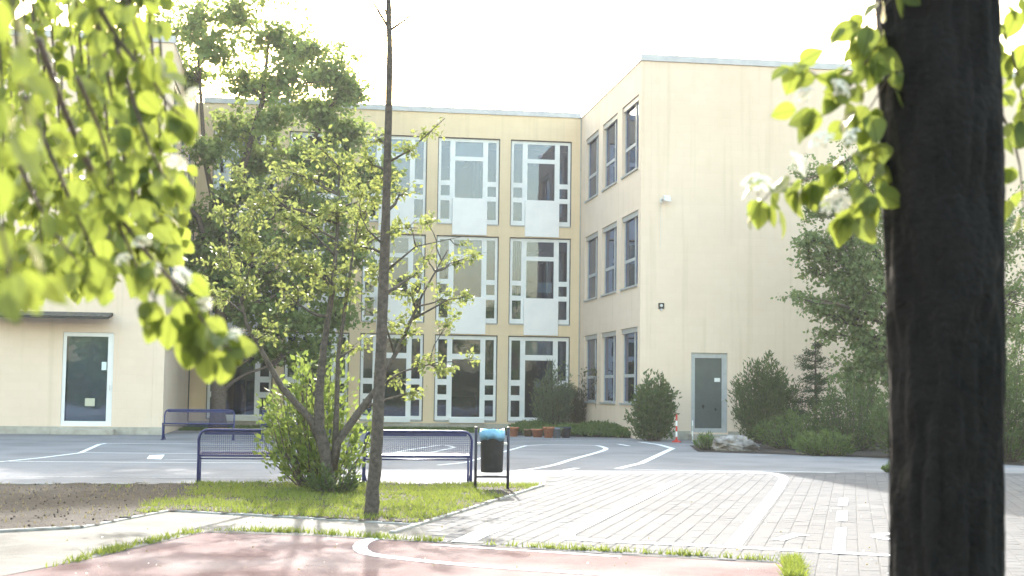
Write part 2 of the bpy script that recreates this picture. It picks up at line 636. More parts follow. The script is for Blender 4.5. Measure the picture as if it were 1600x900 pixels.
def make_tree(name, label, cat, trunk, clumps, bark, leafm, leaf=.09, twigs=26, per=16, group=None, extra_limbs=(), droop=.3, width=.6, trunkseg=12, limb_r=.4, spread=.07):
    """trunk: [(Vector, radius)], clumps: [(centre, (rx,ry,rz), density)]"""
    base = Vector(trunk[0][0])
    root = empty(name, base, label, cat, group)
    mb = MB()
    tp = [Vector(p) for p, r in trunk]
    tr = [r for p, r in trunk]
    # refine the trunk
    fine, fr = [], []
    for i in range(len(tp) - 1):
        for k in range(4):
            t = k / 4
            fine.append(tp[i].lerp(tp[i + 1], t) + Vector((random.gauss(0, .02), random.gauss(0, .02), 0)) * tr[i] * (0 if i + k == 0 else 2))
            fr.append(tr[i] * (1 - t) + tr[i + 1] * t)
    fine.append(tp[-1])
    fr.append(tr[-1])
    fr[0] *= 1.25
    fine[0] = fine[0] - Vector((0, 0, .05))
    mb.tube(fine, fr, trunkseg, noise=.07)
    mb.build('trunk', M[bark], root, smooth=True)
    for ex in extra_limbs:
        e = MB()
        pp = [Vector(p) for p, r in ex]
        rr = [r for p, r in ex]
        e.tube(pp, rr, 8, noise=.06)
        e.build('limb', M[bark], root, smooth=True)
    allp = [(p, r) for p, r in zip(fine, fr)]
    for ex in extra_limbs:
        for i in range(len(ex) - 1):
            for k in range(4):
                allp.append((Vector(ex[i][0]).lerp(Vector(ex[i + 1][0]), k / 4), ex[i][1] * (1 - k / 4) + ex[i + 1][1] * k / 4))
    tw = MB()
    LP, LD = [], []
    for (c, rad, dens) in clumps:
        c = Vector(c)
        best = min(allp, key=lambda q: (q[0] - c).length + (3.0 * max(0, q[0].z - (c.z - .35 * math.hypot(q[0].x - c.x, q[0].y - c.y)))))
        L = (c - best[0]).length
        r0 = min(best[1] * limb_r + .006, .015 + .018 * L)
        pth = curve(best[0], c, .18, 6)
        lm = MB()
        rr = [r0 * (1 - .75 * i / 5) for i in range(6)]
        lm.tube(pth, rr, 6)
        lm.build('limb', M[bark], root, smooth=True)
        for k in range(int(twigs * dens)):
            d = rng.normal(0, 1, 3)
            d /= np.linalg.norm(d)
            q = rng.uniform(.25, 1.3)
            end = c + Vector((d[0] * rad[0] * q, d[1] * rad[1] * q, d[2] * rad[2] * q))
            st, _, _ = polyat(pth, random.uniform(.5, 1.0))
            tp_ = curve(st, end, .15, 4)
            tw.tube(tp_, [max(r0 * .28, .004), max(r0 * .2, .0035), .003, .002], 3, cap=False)
            for m_ in range(int(per * random.uniform(.6, 1.3))):
                t = random.uniform(.35, 1.05)
                pt, i, f = polyat(tp_, t)
                dd = (tp_[min(i + 1, 3)] - tp_[i])
                LP.append(pt + Vector(rng.normal(0, spread, 3)))
                LD.append(dd.normalized())
    tag(tw.build('twigs', M[bark], root), kind='stuff')
    P = np.array([tuple(p) for p in LP])
    D = np.array([tuple(p) for p in LD])
    D = unit(D * .6 + rng.normal(0, .8, D.shape))
    fast_mesh('crown', leaf_quads(P, D, leaf, width, droop), None, M[leafm], root, base)
    return root


def make_bush(name, label, base, w_, d_, h, leafm, leaf=.06, stems=30, per=60, bark='bark', cat='shrub', group=None, droop=0., upright=.5, width=.45, bottom=.05, round_=True):
    base = Vector(base)
    root = empty(name, base, label, cat, group)
    st = MB()
    LP, LD = [], []
    for k in range(stems):
        a = random.uniform(0, 2 * math.pi)
        q = random.uniform(0, 1) ** .5
        ex, ey = math.cos(a) * q, math.sin(a) * q
        hh = h * (random.choice((random.uniform(.45, .95), random.uniform(.8, 1.12))) * (math.sqrt(max(0, 1 - q * q * .75)) if round_ else (1 - .35 * q)))
        p0 = base + Vector((ex * w_ * .15, ey * d_ * .15, -.02))
        p1 = base + Vector((ex * w_ * .5, ey * d_ * .5, hh))
        mid = p0.lerp(p1, .5) + Vector((ex * w_ * .12, ey * d_ * .12, 0)) * (1 - upright)
        pth = [p0, p0.lerp(mid, .5), mid, mid.lerp(p1, .55), p1]
        st.tube(pth, [.014, .011, .008, .006, .003], 4, cap=False)
        for m_ in range(per):
            t = random.uniform(bottom, 1.03) ** .8
            pt, i, f = polyat(pth, t)
            sp = .065 * h * (1.1 - t * .6)
            off = Vector((random.gauss(0, sp), random.gauss(0, sp), random.gauss(0, sp * .6)))
            if pt.z + off.z < base.z + .02:
                off.z = abs(off.z)
            LP.append(pt + off)
            LD.append(Vector((ex * .4, ey * .4, upright)) + off * (2 / h))
    st.build('stems', M[bark], root)
    P = np.array([tuple(p) for p in LP])
    D = unit(np.array([tuple(p) for p in LD]) + 1e-6)
    fast_mesh('foliage', leaf_quads(P, D, leaf, width, droop, .45), None, M[leafm], root, base)
    return root


def grass_patch(name, polys, n, h, mat, z=.02, kind='stuff', label=None, keep=None, cat=None, parent=None):
    xs, ys = [], []
    for poly in polys:
        px = [p[0] for p in poly]
        py = [p[1] for p in poly]
        k = n // len(polys)
        x = rng.uniform(min(px), max(px), k * 3)
        y = rng.uniform(min(py), max(py), k * 3)
        m = inside(poly, x, y)
        xs.append(x[m][:k])
        ys.append(y[m][:k])
    x, y = np.concatenate(xs), np.concatenate(ys)
    if keep is not None:
        m = keep(x, y)
        x, y = x[m], y[m]
    k = len(x)
    hh = h * rng.uniform(.4, 1.3, k)
    a = rng.uniform(0, 2 * math.pi, k)
    wd = h * .10 + .002
    lean = rng.normal(0, .45, (k, 2)) * hh[:, None]
    b0 = np.stack([x - np.cos(a) * wd, y - np.sin(a) * wd, np.full(k, z)], 1)
    b1 = np.stack([x + np.cos(a) * wd, y + np.sin(a) * wd, np.full(k, z)], 1)
    tp = np.stack([x + lean[:, 0], y + lean[:, 1], z + hh], 1)
    V = np.stack([b0, b1, tp], 1).reshape(-1, 3)
    o = fast_mesh(name, V, None, M[mat], parent, wpos(parent) if parent else (0, 0, 0), 3)
    return tag(o, label, cat, None, kind)


# ================================================================== GROUND
BY, FY, SX, LX, LY = 51.25, 41.77, 10.16, -4.1, 42.4       # facade, right wing front, right wing side, left wing side, left wing front


def sheet(name, pts, z, mat, kind='structure', parent=None):
    mb = MB().poly(ccw([tuple(p)[:2] for p in pts]), z)
    return tag(mb.build(name, mat, parent), kind=kind)


sheet('ground', [(-118, -118), (118, -118), (118, 118), (-118, 118)], -.06, M['ground'])
yard = sheet('courtyard', [(-14, -12), (30, -12), (30, 51.2), (-14, 51.2)], 0, M['asphalt'])


def g2(*px):
    return [tuple(G(x, y))[:2] for x, y in px]


# red court (front), pale path, island
court_edge = g2((125, 878), (320, 833), (480, 838), (671, 849), (900, 865), (1225, 882))
court_pts = [(-6.5, -1.0), (-6.4, 3.5)] + [(-3.4, 8.4)] + court_edge + [(3.1, 9.0), (-.9, -1.0)]
sheet('sports_court', court_pts, .006, M['court'])
isl_front = g2((125, 827), (264, 800), (480, 812), (653, 822))
isl_back = [(3.59, 20.92), (.84, 21.05), (-1.59, 21.0), (-3.4, 20.8), (-6.5, 20.6), (-6.5, 12.2)]
isl = isl_front + isl_back
path_pts = [(-6.5, 12.2)] + isl_front + [court_edge[3], court_edge[2], court_edge[1], court_edge[0], (-3.4, 8.4), (-6.4, 3.5)]
sheet('path', path_pts, .010, M['path'])

# island soil: gently uneven
mb = MB()
nx, ny = 90, 80
gx = np.linspace(-6.5, 3.7, nx)
gy = np.linspace(12, 21.2, ny)
idx = {}
for i in range(nx - 1):
    for j in range(ny - 1):
        cx, cy = (gx[i] + gx[i + 1]) / 2, (gy[j] + gy[j + 1]) / 2
        if inside(isl, np.array([cx]), np.array([cy]))[0]:
            q = []
            for (a, b) in ((i, j), (i + 1, j), (i + 1, j + 1), (i, j + 1)):
                if (a, b) not in idx:
                    idx[(a, b)] = len(mb.v)
                    mb.v.append((gx[a], gy[b], .022 + random.uniform(0, .02)))
                q.append(idx[(a, b)])
            mb.f.append(tuple(q))
soil = tag(mb.build('soil_bed', M['soil'], smooth=True), kind='structure')


clods = MB()
while len(clods.v) < 1100 * 6:
    x_, y_ = random.uniform(-6.4, .2), random.uniform(12.3, 20.9)
    if not inside(isl, np.array([x_]), np.array([y_]))[0] or random.random() < (x_ + 2.2) * .45:
        continue
    r_ = .005 + .012 * random.random() ** 2
    V_ = [Vector(d_) * r_ * random.uniform(.6, 1.3) for d_ in ((1, 0, 0), (0, 1, 0), (-1, 0, 0), (0, -1, 0), (0, 0, .8), (0, 0, -.8))]
    clods.add([(x_ + v_.x, y_ + v_.y, .036 + v_.z) for v_ in V_], [(0, 1, 4), (1, 2, 4), (2, 3, 4), (3, 0, 4), (1, 0, 5), (2, 1, 5), (3, 2, 5), (0, 3, 5)])
tag(clods.build('soil_clods', M['soil'], soil), kind='stuff')


def strip(pts, w_, z, mb=None):
    """flat ribbon of constant width along a polyline of ground points"""
    mb = mb or MB()
    pts = [Vector((p[0], p[1], 0)) for p in pts]
    L, Rr = [], []
    n = len(pts)
    for i, p in enumerate(pts):
        d0 = (pts[i] - pts[i - 1]).normalized() if i > 0 else None
        d1 = (pts[i + 1] - pts[i]).normalized() if i < n - 1 else None
        d = ((d0 or d1) + (d1 or d0)).normalized()
        s = Vector((-d.y, d.x, 0))
        k = 1.0
        if d0 and d1:
            k = 1 / max(.5, abs(s.dot(Vector((-d0.y, d0.x, 0)))))
        L.append(p + s * w_ / 2 * k)
        Rr.append(p - s * w_ / 2 * k)
    k = len(mb.v)
    for a, b in zip(L, Rr):
        mb.v += [(b.x, b.y, z), (a.x, a.y, z)]
    for i in range(n - 1):
        mb.f.append((k + 2 * i, k + 2 * i + 2, k + 2 * i + 3, k + 2 * i + 1))
    return mb


# kerbs of the island: concrete stones, one object each
kerb = empty('kerb', (1.2, 14.8, 0))
tag(kerb, kind='structure')
stone_me = None


def kerb_run(a, b, w_=.075, ztop=.032, ln=1.0):
    global stone_me
    a, b = Vector((*a, 0)), Vector((*b, 0))
    L = (b - a).length
    n = max(1, round(L / ln))
    ang = math.atan2((b - a).y, (b - a).x)
    if stone_me is None:
        m_ = MB().box(-.495, .495, -w_ / 2, w_ / 2, -.1, 0)
        o = m_.build('kerb_stone', M['kerb'], None, (0, 0, 0), bevel=.012)
        stone_me = o
    for i in range(n):
        c = a.lerp(b, (i + .5) / n)
        o = stone_me.copy()
        COL.objects.link(o)
        o.parent = kerb
        o.location = Vector((c.x, c.y, ztop + random.uniform(-.004, .004))) - wpos(kerb)
        o.rotation_euler = (0, 0, ang)
        o.scale = (L / n, 1, 1)


kerb_run(isl_front[3], isl_back[0])
kerb_run((3.55, 21.0), (-6.4, 20.75), ztop=.035)
kerb_run(isl_front[2], isl_front[3], ztop=.03)
kerb_run(isl_front[1], isl_front[2], ztop=.03)
kerb_run(isl_front[0], isl_front[1], ztop=.03)
kerb_run((-6.5, 12.2), isl_front[0], ztop=.035)
_p0 = Vector((*isl_front[3], 0)) - Vector((2.37, 6.08, 0)).normalized() * .9
kerb_run((_p0.x, _p0.y), isl_front[3], ztop=.03)
bpy.data.objects.remove(stone_me)

# pavers, laid at 22 degrees to the school
pa = R(22.1)
du = Vector((math.sin(pa), math.cos(pa), 0))      # along the long lines
dv = Vector((math.cos(pa), -math.sin(pa), 0))
pav_poly = ccw([isl_front[3], (3.62, 20.9), (4.1, 23.4), (6.6, 24.4), (9.9, 24.7), (20, 24.7), (20, -2), (-.8, -2), (3.15, 9.0)] + [court_edge[5], court_edge[4], court_edge[3]])
pav = sheet('paving', pav_poly, .009, M['bed'])
PW, PL = .17, .235
cells = []
O = Vector((1.22, 14.84, 0))
for i in range(-70, 130):
    for j in range(-90, 90):
        c = O + dv * (i * PW) + du * ((j + (.5 if i % 2 else 0)) * PL)
        cells.append((c.x, c.y, i))
ca = np.array(cells)
okc = np.ones(len(ca), bool)
for sx, sy in ((-.48, -.48), (.48, -.48), (.48, .48), (-.48, .48)):
    okc &= inside(pav_poly, ca[:, 0] + dv.x * PW * sx + du.x * PL * sy, ca[:, 1] + dv.y * PW * sx + du.y * PL * sy)
okc &= ca[:, 1] > 8.0
okc &= (ca[:, 0] < ca[:, 1] * .56 + 1.5) & (ca[:, 0] > -1)
ca = ca[okc]


def paver_mesh(mb, cx, cy, ang, w_, l_, zt, bev=.006):
    co, si = math.cos(ang), math.sin(ang)
    tilt = (random.uniform(-.0012, .0012), random.uniform(-.0012, .0012))
    V = []
    for (sw, dz) in ((0, -.004), (bev, 0)):
        for sx, sy in ((-1, -1), (1, -1), (1, 1), (-1, 1)):
            x, y = sx * (w_ / 2 - sw), sy * (l_ / 2 - sw)
            V.append((cx + x * co - y * si, cy + x * si + y * co, zt + dz + (tilt[0] * sx + tilt[1] * sy if dz == 0 else 0)))
    mb.add(V, [(4, 5, 6, 7), (0, 1, 5, 4), (1, 2, 6, 5), (2, 3, 7, 6), (3, 0, 4, 7)])


# the 300 largest in view are single objects
vx = ca[:, 0] * RT[0] + ca[:, 1] * RT[1] + (0 - EYE) * RT[2]
vd = ca[:, 0] * FW[0] + ca[:, 1] * FW[1] - EYE * FW[2]
vy = ca[:, 0] * UP[0] + ca[:, 1] * UP[1] - EYE * UP[2]
sx_ = 800 + FPX * vx / vd
sy_ = 450 - FPX * vy / vd
seen = (sx_ > 560) & (sx_ < 1390) & (sy_ < 905) & (vd > 2)
order = np.argsort(np.where(seen, vd, 1e6))
near = set(order[:300].tolist())
variants = []
for k in range(5):
    m_ = MB()
    paver_mesh(m_, 0, 0, -pa, PW - .008, PL - .008, 0)
    variants.append(m_.build('paver', M['paver'], None, (0, 0, 0)))
rest = MB()
for k in range(len(ca)):
    if k in near:
        o = random.choice(variants).copy()
        COL.objects.link(o)
        o.parent = pav
        o.location = (ca[k, 0], ca[k, 1], .014 + random.uniform(-.001, .001))
    else:
        paver_mesh(rest, ca[k, 0], ca[k, 1], -pa, PW - .008, PL - .008, .014 + random.uniform(-.001, .001))
for o in variants:
    bpy.data.objects.remove(o)
tag(rest.build('paver_field', M['paver'], pav), kind='stuff')

# ------------------------------------------------------------------ painted markings
def mark(px, w_, z=.005, mat='line', parent=None, sm=0):
    pts = [Vector(G(x, y)) for x, y in px]
    for _ in range(sm):
        q = [pts[0]]
        for a, b in zip(pts, pts[1:]):
            q += [a.lerp(b, .25), a.lerp(b, .75)]
        pts = q + [pts[-1]]
    o = strip(pts, w_, z).build('road_marking', M[mat], parent or yard)
    return o


def markq(px, z=.005, mat='line', parent=None):
    return MB().poly(ccw([tuple(G(x, y))[:2] for x, y in px]), z).build('road_marking', M[mat], parent or yard)


mark([(0, 722), (60, 716), (125, 708), (155, 694.7), (165, 693), (306, 693.9), (560, 694.5)], .11)
mark([(128, 707.6), (306, 708.8), (560, 709.6)], .11)
markq([(229.3, 717.3), (233.3, 711.5), (257.3, 710.7), (252, 718)])
mark([(257, 717.9), (306, 718.7), (420, 719)], .07)
mark([(0, 721), (125, 722), (306, 723.2), (560, 724.2)], .10)
mark([(0, 744.5), (125, 745.5), (306, 747), (560, 748)], .09, mat='linefaint')
mark([(593, 711), (640, 703), (678, 697), (693, 695.5)], .10)
mark([(640, 713), (680, 706), (711, 699), (702, 697), (693, 695.7)], .10)
mark([(684, 727), (727, 723), (791, 705), (822, 696.5), (850, 695)], .10)
mark([(802, 737), (860, 729), (893.7, 717.8), (935, 707), (949.4, 701.5), (939.3, 697.5), (929, 695.9), (850, 695)], .13, sm=1)
mark([(1000, 690.8), (1030, 695), (1050.7, 700.9), (1001.7, 723.9), (964.6, 732.6)], .15)
mark([(966, 694), (983, 697)], .12)
mark([(883, 735), (902, 731.6)], .14)
mark([(860, 688), (1000, 690)], .07)
mark([(961, 733), (1049, 735), (1200, 736.5), (1390, 740.5)], .08)
PZ = .0195
mark([(1059, 752.6), (975, 794), (893, 833), (884, 840), (896, 846.5), (1145, 857.5), (1386, 870.7), (1500, 877)], .15, PZ, parent=pav, sm=1)
mark([(1145, 855.5), (1228, 751), (1219, 744), (1200, 740.5), (1049, 739)], .16, PZ, parent=pav, sm=1)
for q in ([(1311, 781), (1325, 781), (1324, 792), (1309.5, 792)], [(1308.5, 801), (1324.5, 801), (1323.5, 817), (1306, 817)], [(1306.5, 828), (1322.5, 828), (1320, 869), (1300, 868)]):
    markq(q, PZ + .002, parent=pav)
mark([(1500, 848), (1392, 846), (1369, 842), (1372, 838), (1400, 836)], .12, PZ, parent=pav, sm=1)
mark([(1214, 847), (1244, 838), (1258, 840)], .14, PZ, 'linefaint', pav)
mark([(722, 850), (752, 836), (786, 823)], .22, PZ, parent=pav)
crt = bpy.data.objects['sports_court']
mark([(602, 843), (585, 843), (568, 848), (560, 858), (575, 868), (640, 876), (720, 884), (860, 894), (990, 902), (1150, 914)], .13, .011, parent=crt, sm=1)
mark([(676, 852.5), (780, 859.5), (900, 867), (970, 871.5)], .07, .011, parent=crt)
# ------------------------------------------------------------------ grass
from mathutils import noise as mnoise


def patch(x, y):
    r = np.empty(len(x), bool)
    for k in range(len(x)):
        n = mnoise.noise((x[k] * .9, y[k] * .9, 3.1)) + .6 * mnoise.noise((x[k] * 2.6, y[k] * 2.6, 8.0))
        b = (x[k] + 1.35 + .12 * (y[k] - 18)) * 1.1          # bare earth towards the left end
        r[k] = n * 1.35 + min(b, .27) + random.gauss(0, .22) > 0
    return r


grass_patch('grass', [isl], 60000, .055, 'grass', .03, keep=patch, label='patchy sunlit lawn around the young trees', cat='grass')


def patch2(x, y):
    return rng.uniform(0, 1, len(x)) < .12


grass_patch('dry_grass', [isl], 16000, .045, 'drygrass', .03, keep=patch2, label='dry grass stalks between the green blades of the lawn', cat='grass')


def ribbon(px, w_):
    mb_ = strip([G(x, y) for x, y in px], w_, 0)
    n = len(mb_.v) // 2
    return [mb_.v[2 * i][:2] for i in range(n)] + [mb_.v[2 * i + 1][:2] for i in reversed(range(n))]


def tuft(x, y):
    r = np.empty(len(x), bool)
    for k in range(len(x)):
        r[k] = mnoise.noise((x[k] * 2.2, y[k] * 2.2, 1.0)) + random.gauss(0, .25) > -.02
    return r


grass_patch('grass_edge', [ribbon([(60, 890), (125, 876), (200, 857), (320, 829)], .16), ribbon([(330, 830), (480, 834), (600, 843), (690, 848)], .16), ribbon([(750, 852), (900, 861), (1060, 869), (1225, 879)], .12)], 9000, .058, 'grass', .012, keep=tuft, label='grass growing along the joint beside the red court', cat='grass')
grass_patch('grass_tuft', [g2((1225, 882), (1250, 880), (1256, 912), (1228, 912))], 1500, .085, 'grass', .012, label='weedy grass tuft at the corner of the red court', cat='grass')
grass_patch('grass_verge', [[(-4.0, 46.6), (6.2, 46.6), (6.2, 51.1), (-4.0, 51.1)]], 26000, .10, 'leafcover', .0, label='shaded grass verge at the foot of the facade', cat='grass')

# ================================================================== SCHOOL BUILDING
bld = empty('school_building', (3, BY, 0), 'cream three-storey school with tall white-framed windows around the yard', 'building')
ZR, ZT = 11.72, 11.93


def wall(u0, u1, z0, z1, opens, P, t, name='wall', mat='wall', rev=.0):
    """wall with real openings; P(u, depth, z) -> world"""
    us = sorted({u0, u1, *[o[0] for o in opens], *[o[1] for o in opens]})
    zs = sorted({z0, z1, *[o[2] for o in opens], *[o[3] for o in opens]})

    def solid(i, j):
        if i < 0 or j < 0 or i >= len(us) - 1 or j >= len(zs) - 1:
            return False
        cu, cz = (us[i] + us[i + 1]) / 2, (zs[j] + zs[j + 1]) / 2
        return not any(o[0] < cu < o[1] and o[2] < cz < o[3] for o in opens)
    mb = MB()
    for i in range(len(us) - 1):
        for j in range(len(zs) - 1):
            if not solid(i, j):
                continue
            a, b, c, d = us[i], us[i + 1], zs[j], zs[j + 1]
            for dep in (0, t):
                mb.add([P(a, dep, c), P(b, dep, c), P(b, dep, d), P(a, dep, d)], [(0, 1, 2, 3)])
            for (di, dj, q) in ((-1, 0, ((a, c), (a, d))), (1, 0, ((b, c), (b, d))), (0, -1, ((a, c), (b, c))), (0, 1, ((a, d), (b, d)))):
                if not solid(i + di, j + dj):
                    (ua, za), (ub, zb) = q
                    mb.add([P(ua, 0, za), P(ub, 0, zb), P(ub, t, zb), P(ua, t, za)], [(0, 1, 2, 3)])
    return mb.build(name, M[mat], bld)


WX = [-3.46, -.73, 2.0, 4.73, 7.46]
WW = 2.33
W1, W2, W3 = (.28, 3.46), (3.89, 7.14), (7.57, 10.82)
opens = [(x, x + WW, z[0], z[1]) for x in WX for z in (W1, W2, W3)]
PB = lambda u, d, z: (u, BY + d, z)
PS = lambda u, d, z: (SX + d, u, z)
PF = lambda u, d, z: (u, FY + d, z)
PLS = lambda u, d, z: (LX - d, u, z)
PLF = lambda u, d, z: (u, LY + d, z)
wall(LX, SX, 0, ZR, opens, PB, .32, mat='wallyellow')
S1, S2, S3 = (1.05, 3.46), (4.74, 7.11), (8.41, 10.75)
SU = [(42.12, 44.42), (45.13, 47.46), (48.16, 50.42)]
sop = [(a, b, z[0], z[1]) for a, b in SU for z in (S1, S2, S3)]
wall(FY, BY + .3, 0, ZR, sop, PS, .32)
DOOR = (11.78, 12.94, .22, 2.67)
wall(SX + .322, 25, 0, ZR - .002, [DOOR], PF, .30)
LU = [(42.9, 45.2), (45.8, 48.1), (48.7, 50.8)]
L1z = (2.62, 3.46)
lop = [(a, b, z[0], z[1]) for a, b in LU for z in (L1z, S2, S3)]
wall(LY, BY + .3, 0, ZR, lop, PLS, .32)
_l0, _l1 = atY(96, 600, LY).x, atY(176, 600, LY).x
LDOOR = (_l0, _l1, .24, 2.98)
wall(-16, LX - .322, 0, ZR - .002, [LDOOR], PLF, .30)
MB().box(-16, 25, 60, 60.3, 0, ZR).build('wall', M['wall'], bld)
MB().box(25, 25.3, FY, 60.3, 0, ZR).build('wall', M['wall'], bld)
MB().box(-16.3, -16, LY, 60.3, 0, ZR).build('wall', M['wall'], bld)
# roofs, copings
MB().box(SX + .05, 24.9, FY + .05, 60, ZR - .25, ZR - .01).build('roof', M['roof'], bld)
MB().box(LX + .02, SX - .02, BY + .05, 60, ZR - .25, ZR - .02).build('roof', M['roof'], bld)
MB().box(-15.9, LX - .05, LY + .05, 60, ZR - .25, ZR - .01).build('roof', M['roof'], bld)
MB().box(LX + .28, SX - .03, BY - .05, BY + .36, ZR + .001, ZT).build('coping', M['coping'], bld, bevel=.01)
MB().box(SX - .02, SX + .36, FY + .37, BY + .3, ZR + .001, ZR + .05).build('coping', M['coping'], bld)
MB().box(SX - .03, 25.2, FY - .05, FY + .36, ZR + .001, ZT).build('coping', M['coping'], bld, bevel=.01)
MB().box(LX - .36, LX + .02, LY + .37, BY + .3, ZR + .001, ZR + .05).build('coping', M['coping'], bld)
MB().box(-16.2, LX + .03, LY - .05, LY + .36, ZR + .001, ZT).build('coping', M['coping'], bld, bevel=.01)
# plinths
MB().box(-15.9, LX + .015, LY - .02, LY - .002, 0, .22).build('plinth', M['plinth'], bld)
MB().box(SX - .012, DOOR[0] - .02, FY - .02, FY - .002, 0, .26).build('plinth', M['plinth'], bld)
MB().box(DOOR[1] + .02, 24.9, FY - .02, FY - .002, 0, .26).build('plinth', M['plinth'], bld)
MB().box(LX + .02, SX - .02, BY - .02, BY - .002, 0, .2).build('plinth', M['plinth'], bld)
# dark joints in the two inner corners
MB().box(SX - .05, SX - .012, BY - .04, BY - .003, .2, ZR - .02).build('expansion_joint', M['sill'], bld)
MB().box(LX + .012, LX + .05, BY - .04, BY - .003, .2, ZR - .02).build('expansion_joint', M['gasket'], bld)
# interior: slabs and partitions
for z in (.05, 3.5, 7.18):
    MB().box(LX - 11, 24.8, BY + .34, 59.9, z, z + .28).build('floor_slab', M['roomfloor'], bld)
    MB().box(SX + .34, 24.8, FY + .34, BY + .33, z, z + .28).build('floor_slab', M['roomfloor'], bld)
    MB().box(-15.8, LX - .34, LY + .34, BY + .33, z, z + .28).build('floor_slab', M['roomfloor'], bld)
MB().box(LX - 2, SX + 2, 57.0, 57.2, .34, ZR - .3).build('partition', M['room'], bld)
for x in (-.98, 4.47):
    MB().box(x - .08, x + .08, BY + .5, 56.9, .34, ZR - .3).build('partition', M['room'], bld)
MB().box(15.5, 15.7, FY + .4, 57, .34, ZR - .3).build('partition', M['room'], bld)
MB().box(SX + .4, 15.4, 51.4, 51.6, .34, ZR - .3).build('partition', M['room'], bld)
MB().box(-9.2, -9.0, LY + .4, 57, .34, ZR - .3).build('partition', M['room'], bld)

FT, FB = .10, .17          # frame front / back depth from the wall face


def rects_frame(outer, holes, d0, d1, P):
    """flat frame with rectangular holes, as one mesh"""
    u0, u1, z0, z1 = outer
    us = sorted({u0, u1, *[h[0] for h in holes], *[h[1] for h in holes]})
    zs = sorted({z0, z1, *[h[2] for h in holes], *[h[3] for h in holes]})
    mb = MB()

    def solid(i, j):
        if i < 0 or j < 0 or i >= len(us) - 1 or j >= len(zs) - 1:
            return False
        cu, cz = (us[i] + us[i + 1]) / 2, (zs[j] + zs[j + 1]) / 2
        return not any(h[0] < cu < h[1] and h[2] < cz < h[3] for h in holes)
    for i in range(len(us) - 1):
        for j in range(len(zs) - 1):
            if solid(i, j):
                a, b, c, d = us[i], us[i + 1], zs[j], zs[j + 1]
                mb.add([P(a, d0, c), P(b, d0, c), P(b, d0, d), P(a, d0, d)], [(0, 1, 2, 3)])
                mb.add([P(a, d1, c), P(b, d1, c), P(b, d1, d), P(a, d1, d)], [(3, 2, 1, 0)])
                for (di, dj, q) in ((-1, 0, ((a, c), (a, d))), (1, 0, ((b, d), (b, c))), (0, -1, ((b, c), (a, c))), (0, 1, ((a, d), (b, d)))):
                    if not solid(i + di, j + dj):
                        (ua, za), (ub, zb) = q
                        mb.add([P(ua, d0, za), P(ub, d0, zb), P(ub, d1, zb), P(ua, d1, za)], [(0, 1, 2, 3)])
    return mb


L0 = lambda u, d, z: (u, d, z)


def facade_window(ground):
    H = 3.18 if ground else 3.25
    t = lambda a: H - a
    holes = []
    for (a, b) in ((.13, .465), (1.885, 2.205)):
        if ground:
            holes += [(a, b, t(1.64), t(.17)), (a, b, t(2.20), t(1.85)), (a, b, t(3.0), t(2.40))]
        else:
            holes += [(a, b, t(1.62), t(.14)), (a, b, t(2.18), t(1.80)), (a, b, t(3.05), t(2.36))]
    if ground:
        holes += [(.655, 1.70, t(.70), t(.17)), (.655, 1.70, t(3.02), t(.90))]
    else:
        holes += [(.655, 1.70, t(.70), t(.15)), (.655, 1.70, t(2.28), t(.86))]
    win = rects_frame((.035, WW - .035, .03, H - .035), holes, FT, FB, L0).build('window', M['whiteframe'], None, (0, 0, 0), bevel=.006)
    rects_frame((.001, WW - .001, .001, H - .001), [(.034, WW - .034, .029, H - .034)], .06, .2, L0).build('frame_gasket', M['gasket'], win)
    for h in holes:
        MB().box(h[0] - .01, h[1] + .01, FT + .035, FT + .043, h[2] - .01, h[3] + .01).build('pane', M['glass'], win)
    if ground:
        MB().box(.56, 1.86, -.10, .098, -.06, .14).build('sill', M['whiteframe'], win, bevel=.01)
        MB().box(.05, .5, -.02, .098, -.04, .045).build('sill', M['sill'], win)
        MB().box(1.9, 2.28, -.02, .098, -.04, .045).build('sill', M['sill'], win)
    else:
        MB().box(.565, 1.86, -.05, .098, -.40, t(2.275)).build('spandrel_panel', M['panel'], win, bevel=.008)
        MB().box(.02, .56, -.03, .098, -.025, .02).build('sill', M['sill'], win)
        MB().box(1.865, WW - .02, -.03, .098, -.025, .02).build('sill', M['sill'], win)
    return win


up, gr = facade_window(False), facade_window(True)
wp = wpos(bld)
wins = {}
for i, x in enumerate(WX):
    for k, z in enumerate((W1, W2, W3)):
        wins[(i, k)] = copytree(gr if k == 0 else up, bld, Vector((x, BY, z[0])) - wp)
for p in (up, gr):
    for c in list(p.children):
        bpy.data.objects.remove(c)
    bpy.data.objects.remove(p)
# things seen behind the panes
MB().box(WX[4] + 1.12, WX[4] + 1.66, BY + .2, BY + .206, 5.10, 5.48).build('notice', M['paleblue'], bld)
MB().box(WX[4] + 1.05, WX[4] + 1.30, BY + .2, BY + .206, 1.55, 1.78).build('notice', M['paper'], bld)
MB().box(WX[0] + .15, WX[0] + .42, BY + .2, BY + .206, 1.55, 1.78).build('notice', M['paper'], bld)
MB().box(WX[0] + .95, WX[0] + 1.35, BY + .35, BY + .38, .34, 1.7).build('blue_board', M['blueboard'], bld)
MB().box(WX[0] + 1.40, WX[0] + 1.80, BY + .42, BY + .45, .34, 1.65).build('blue_board', M['blueboard'], bld)
for (i, z0, z1) in ((0, 9.0, 10.7), (2, 9.6, 10.7), (3, 6.35, 7.0), (1, 5.4, 7.0), (3, 10.15, 10.7), (4, 2.75, 3.3)):
    MB().box(WX[i] + .66, WX[i] + 1.68, BY + .24, BY + .25, z0, z1).build('blind', M['blind'], bld)


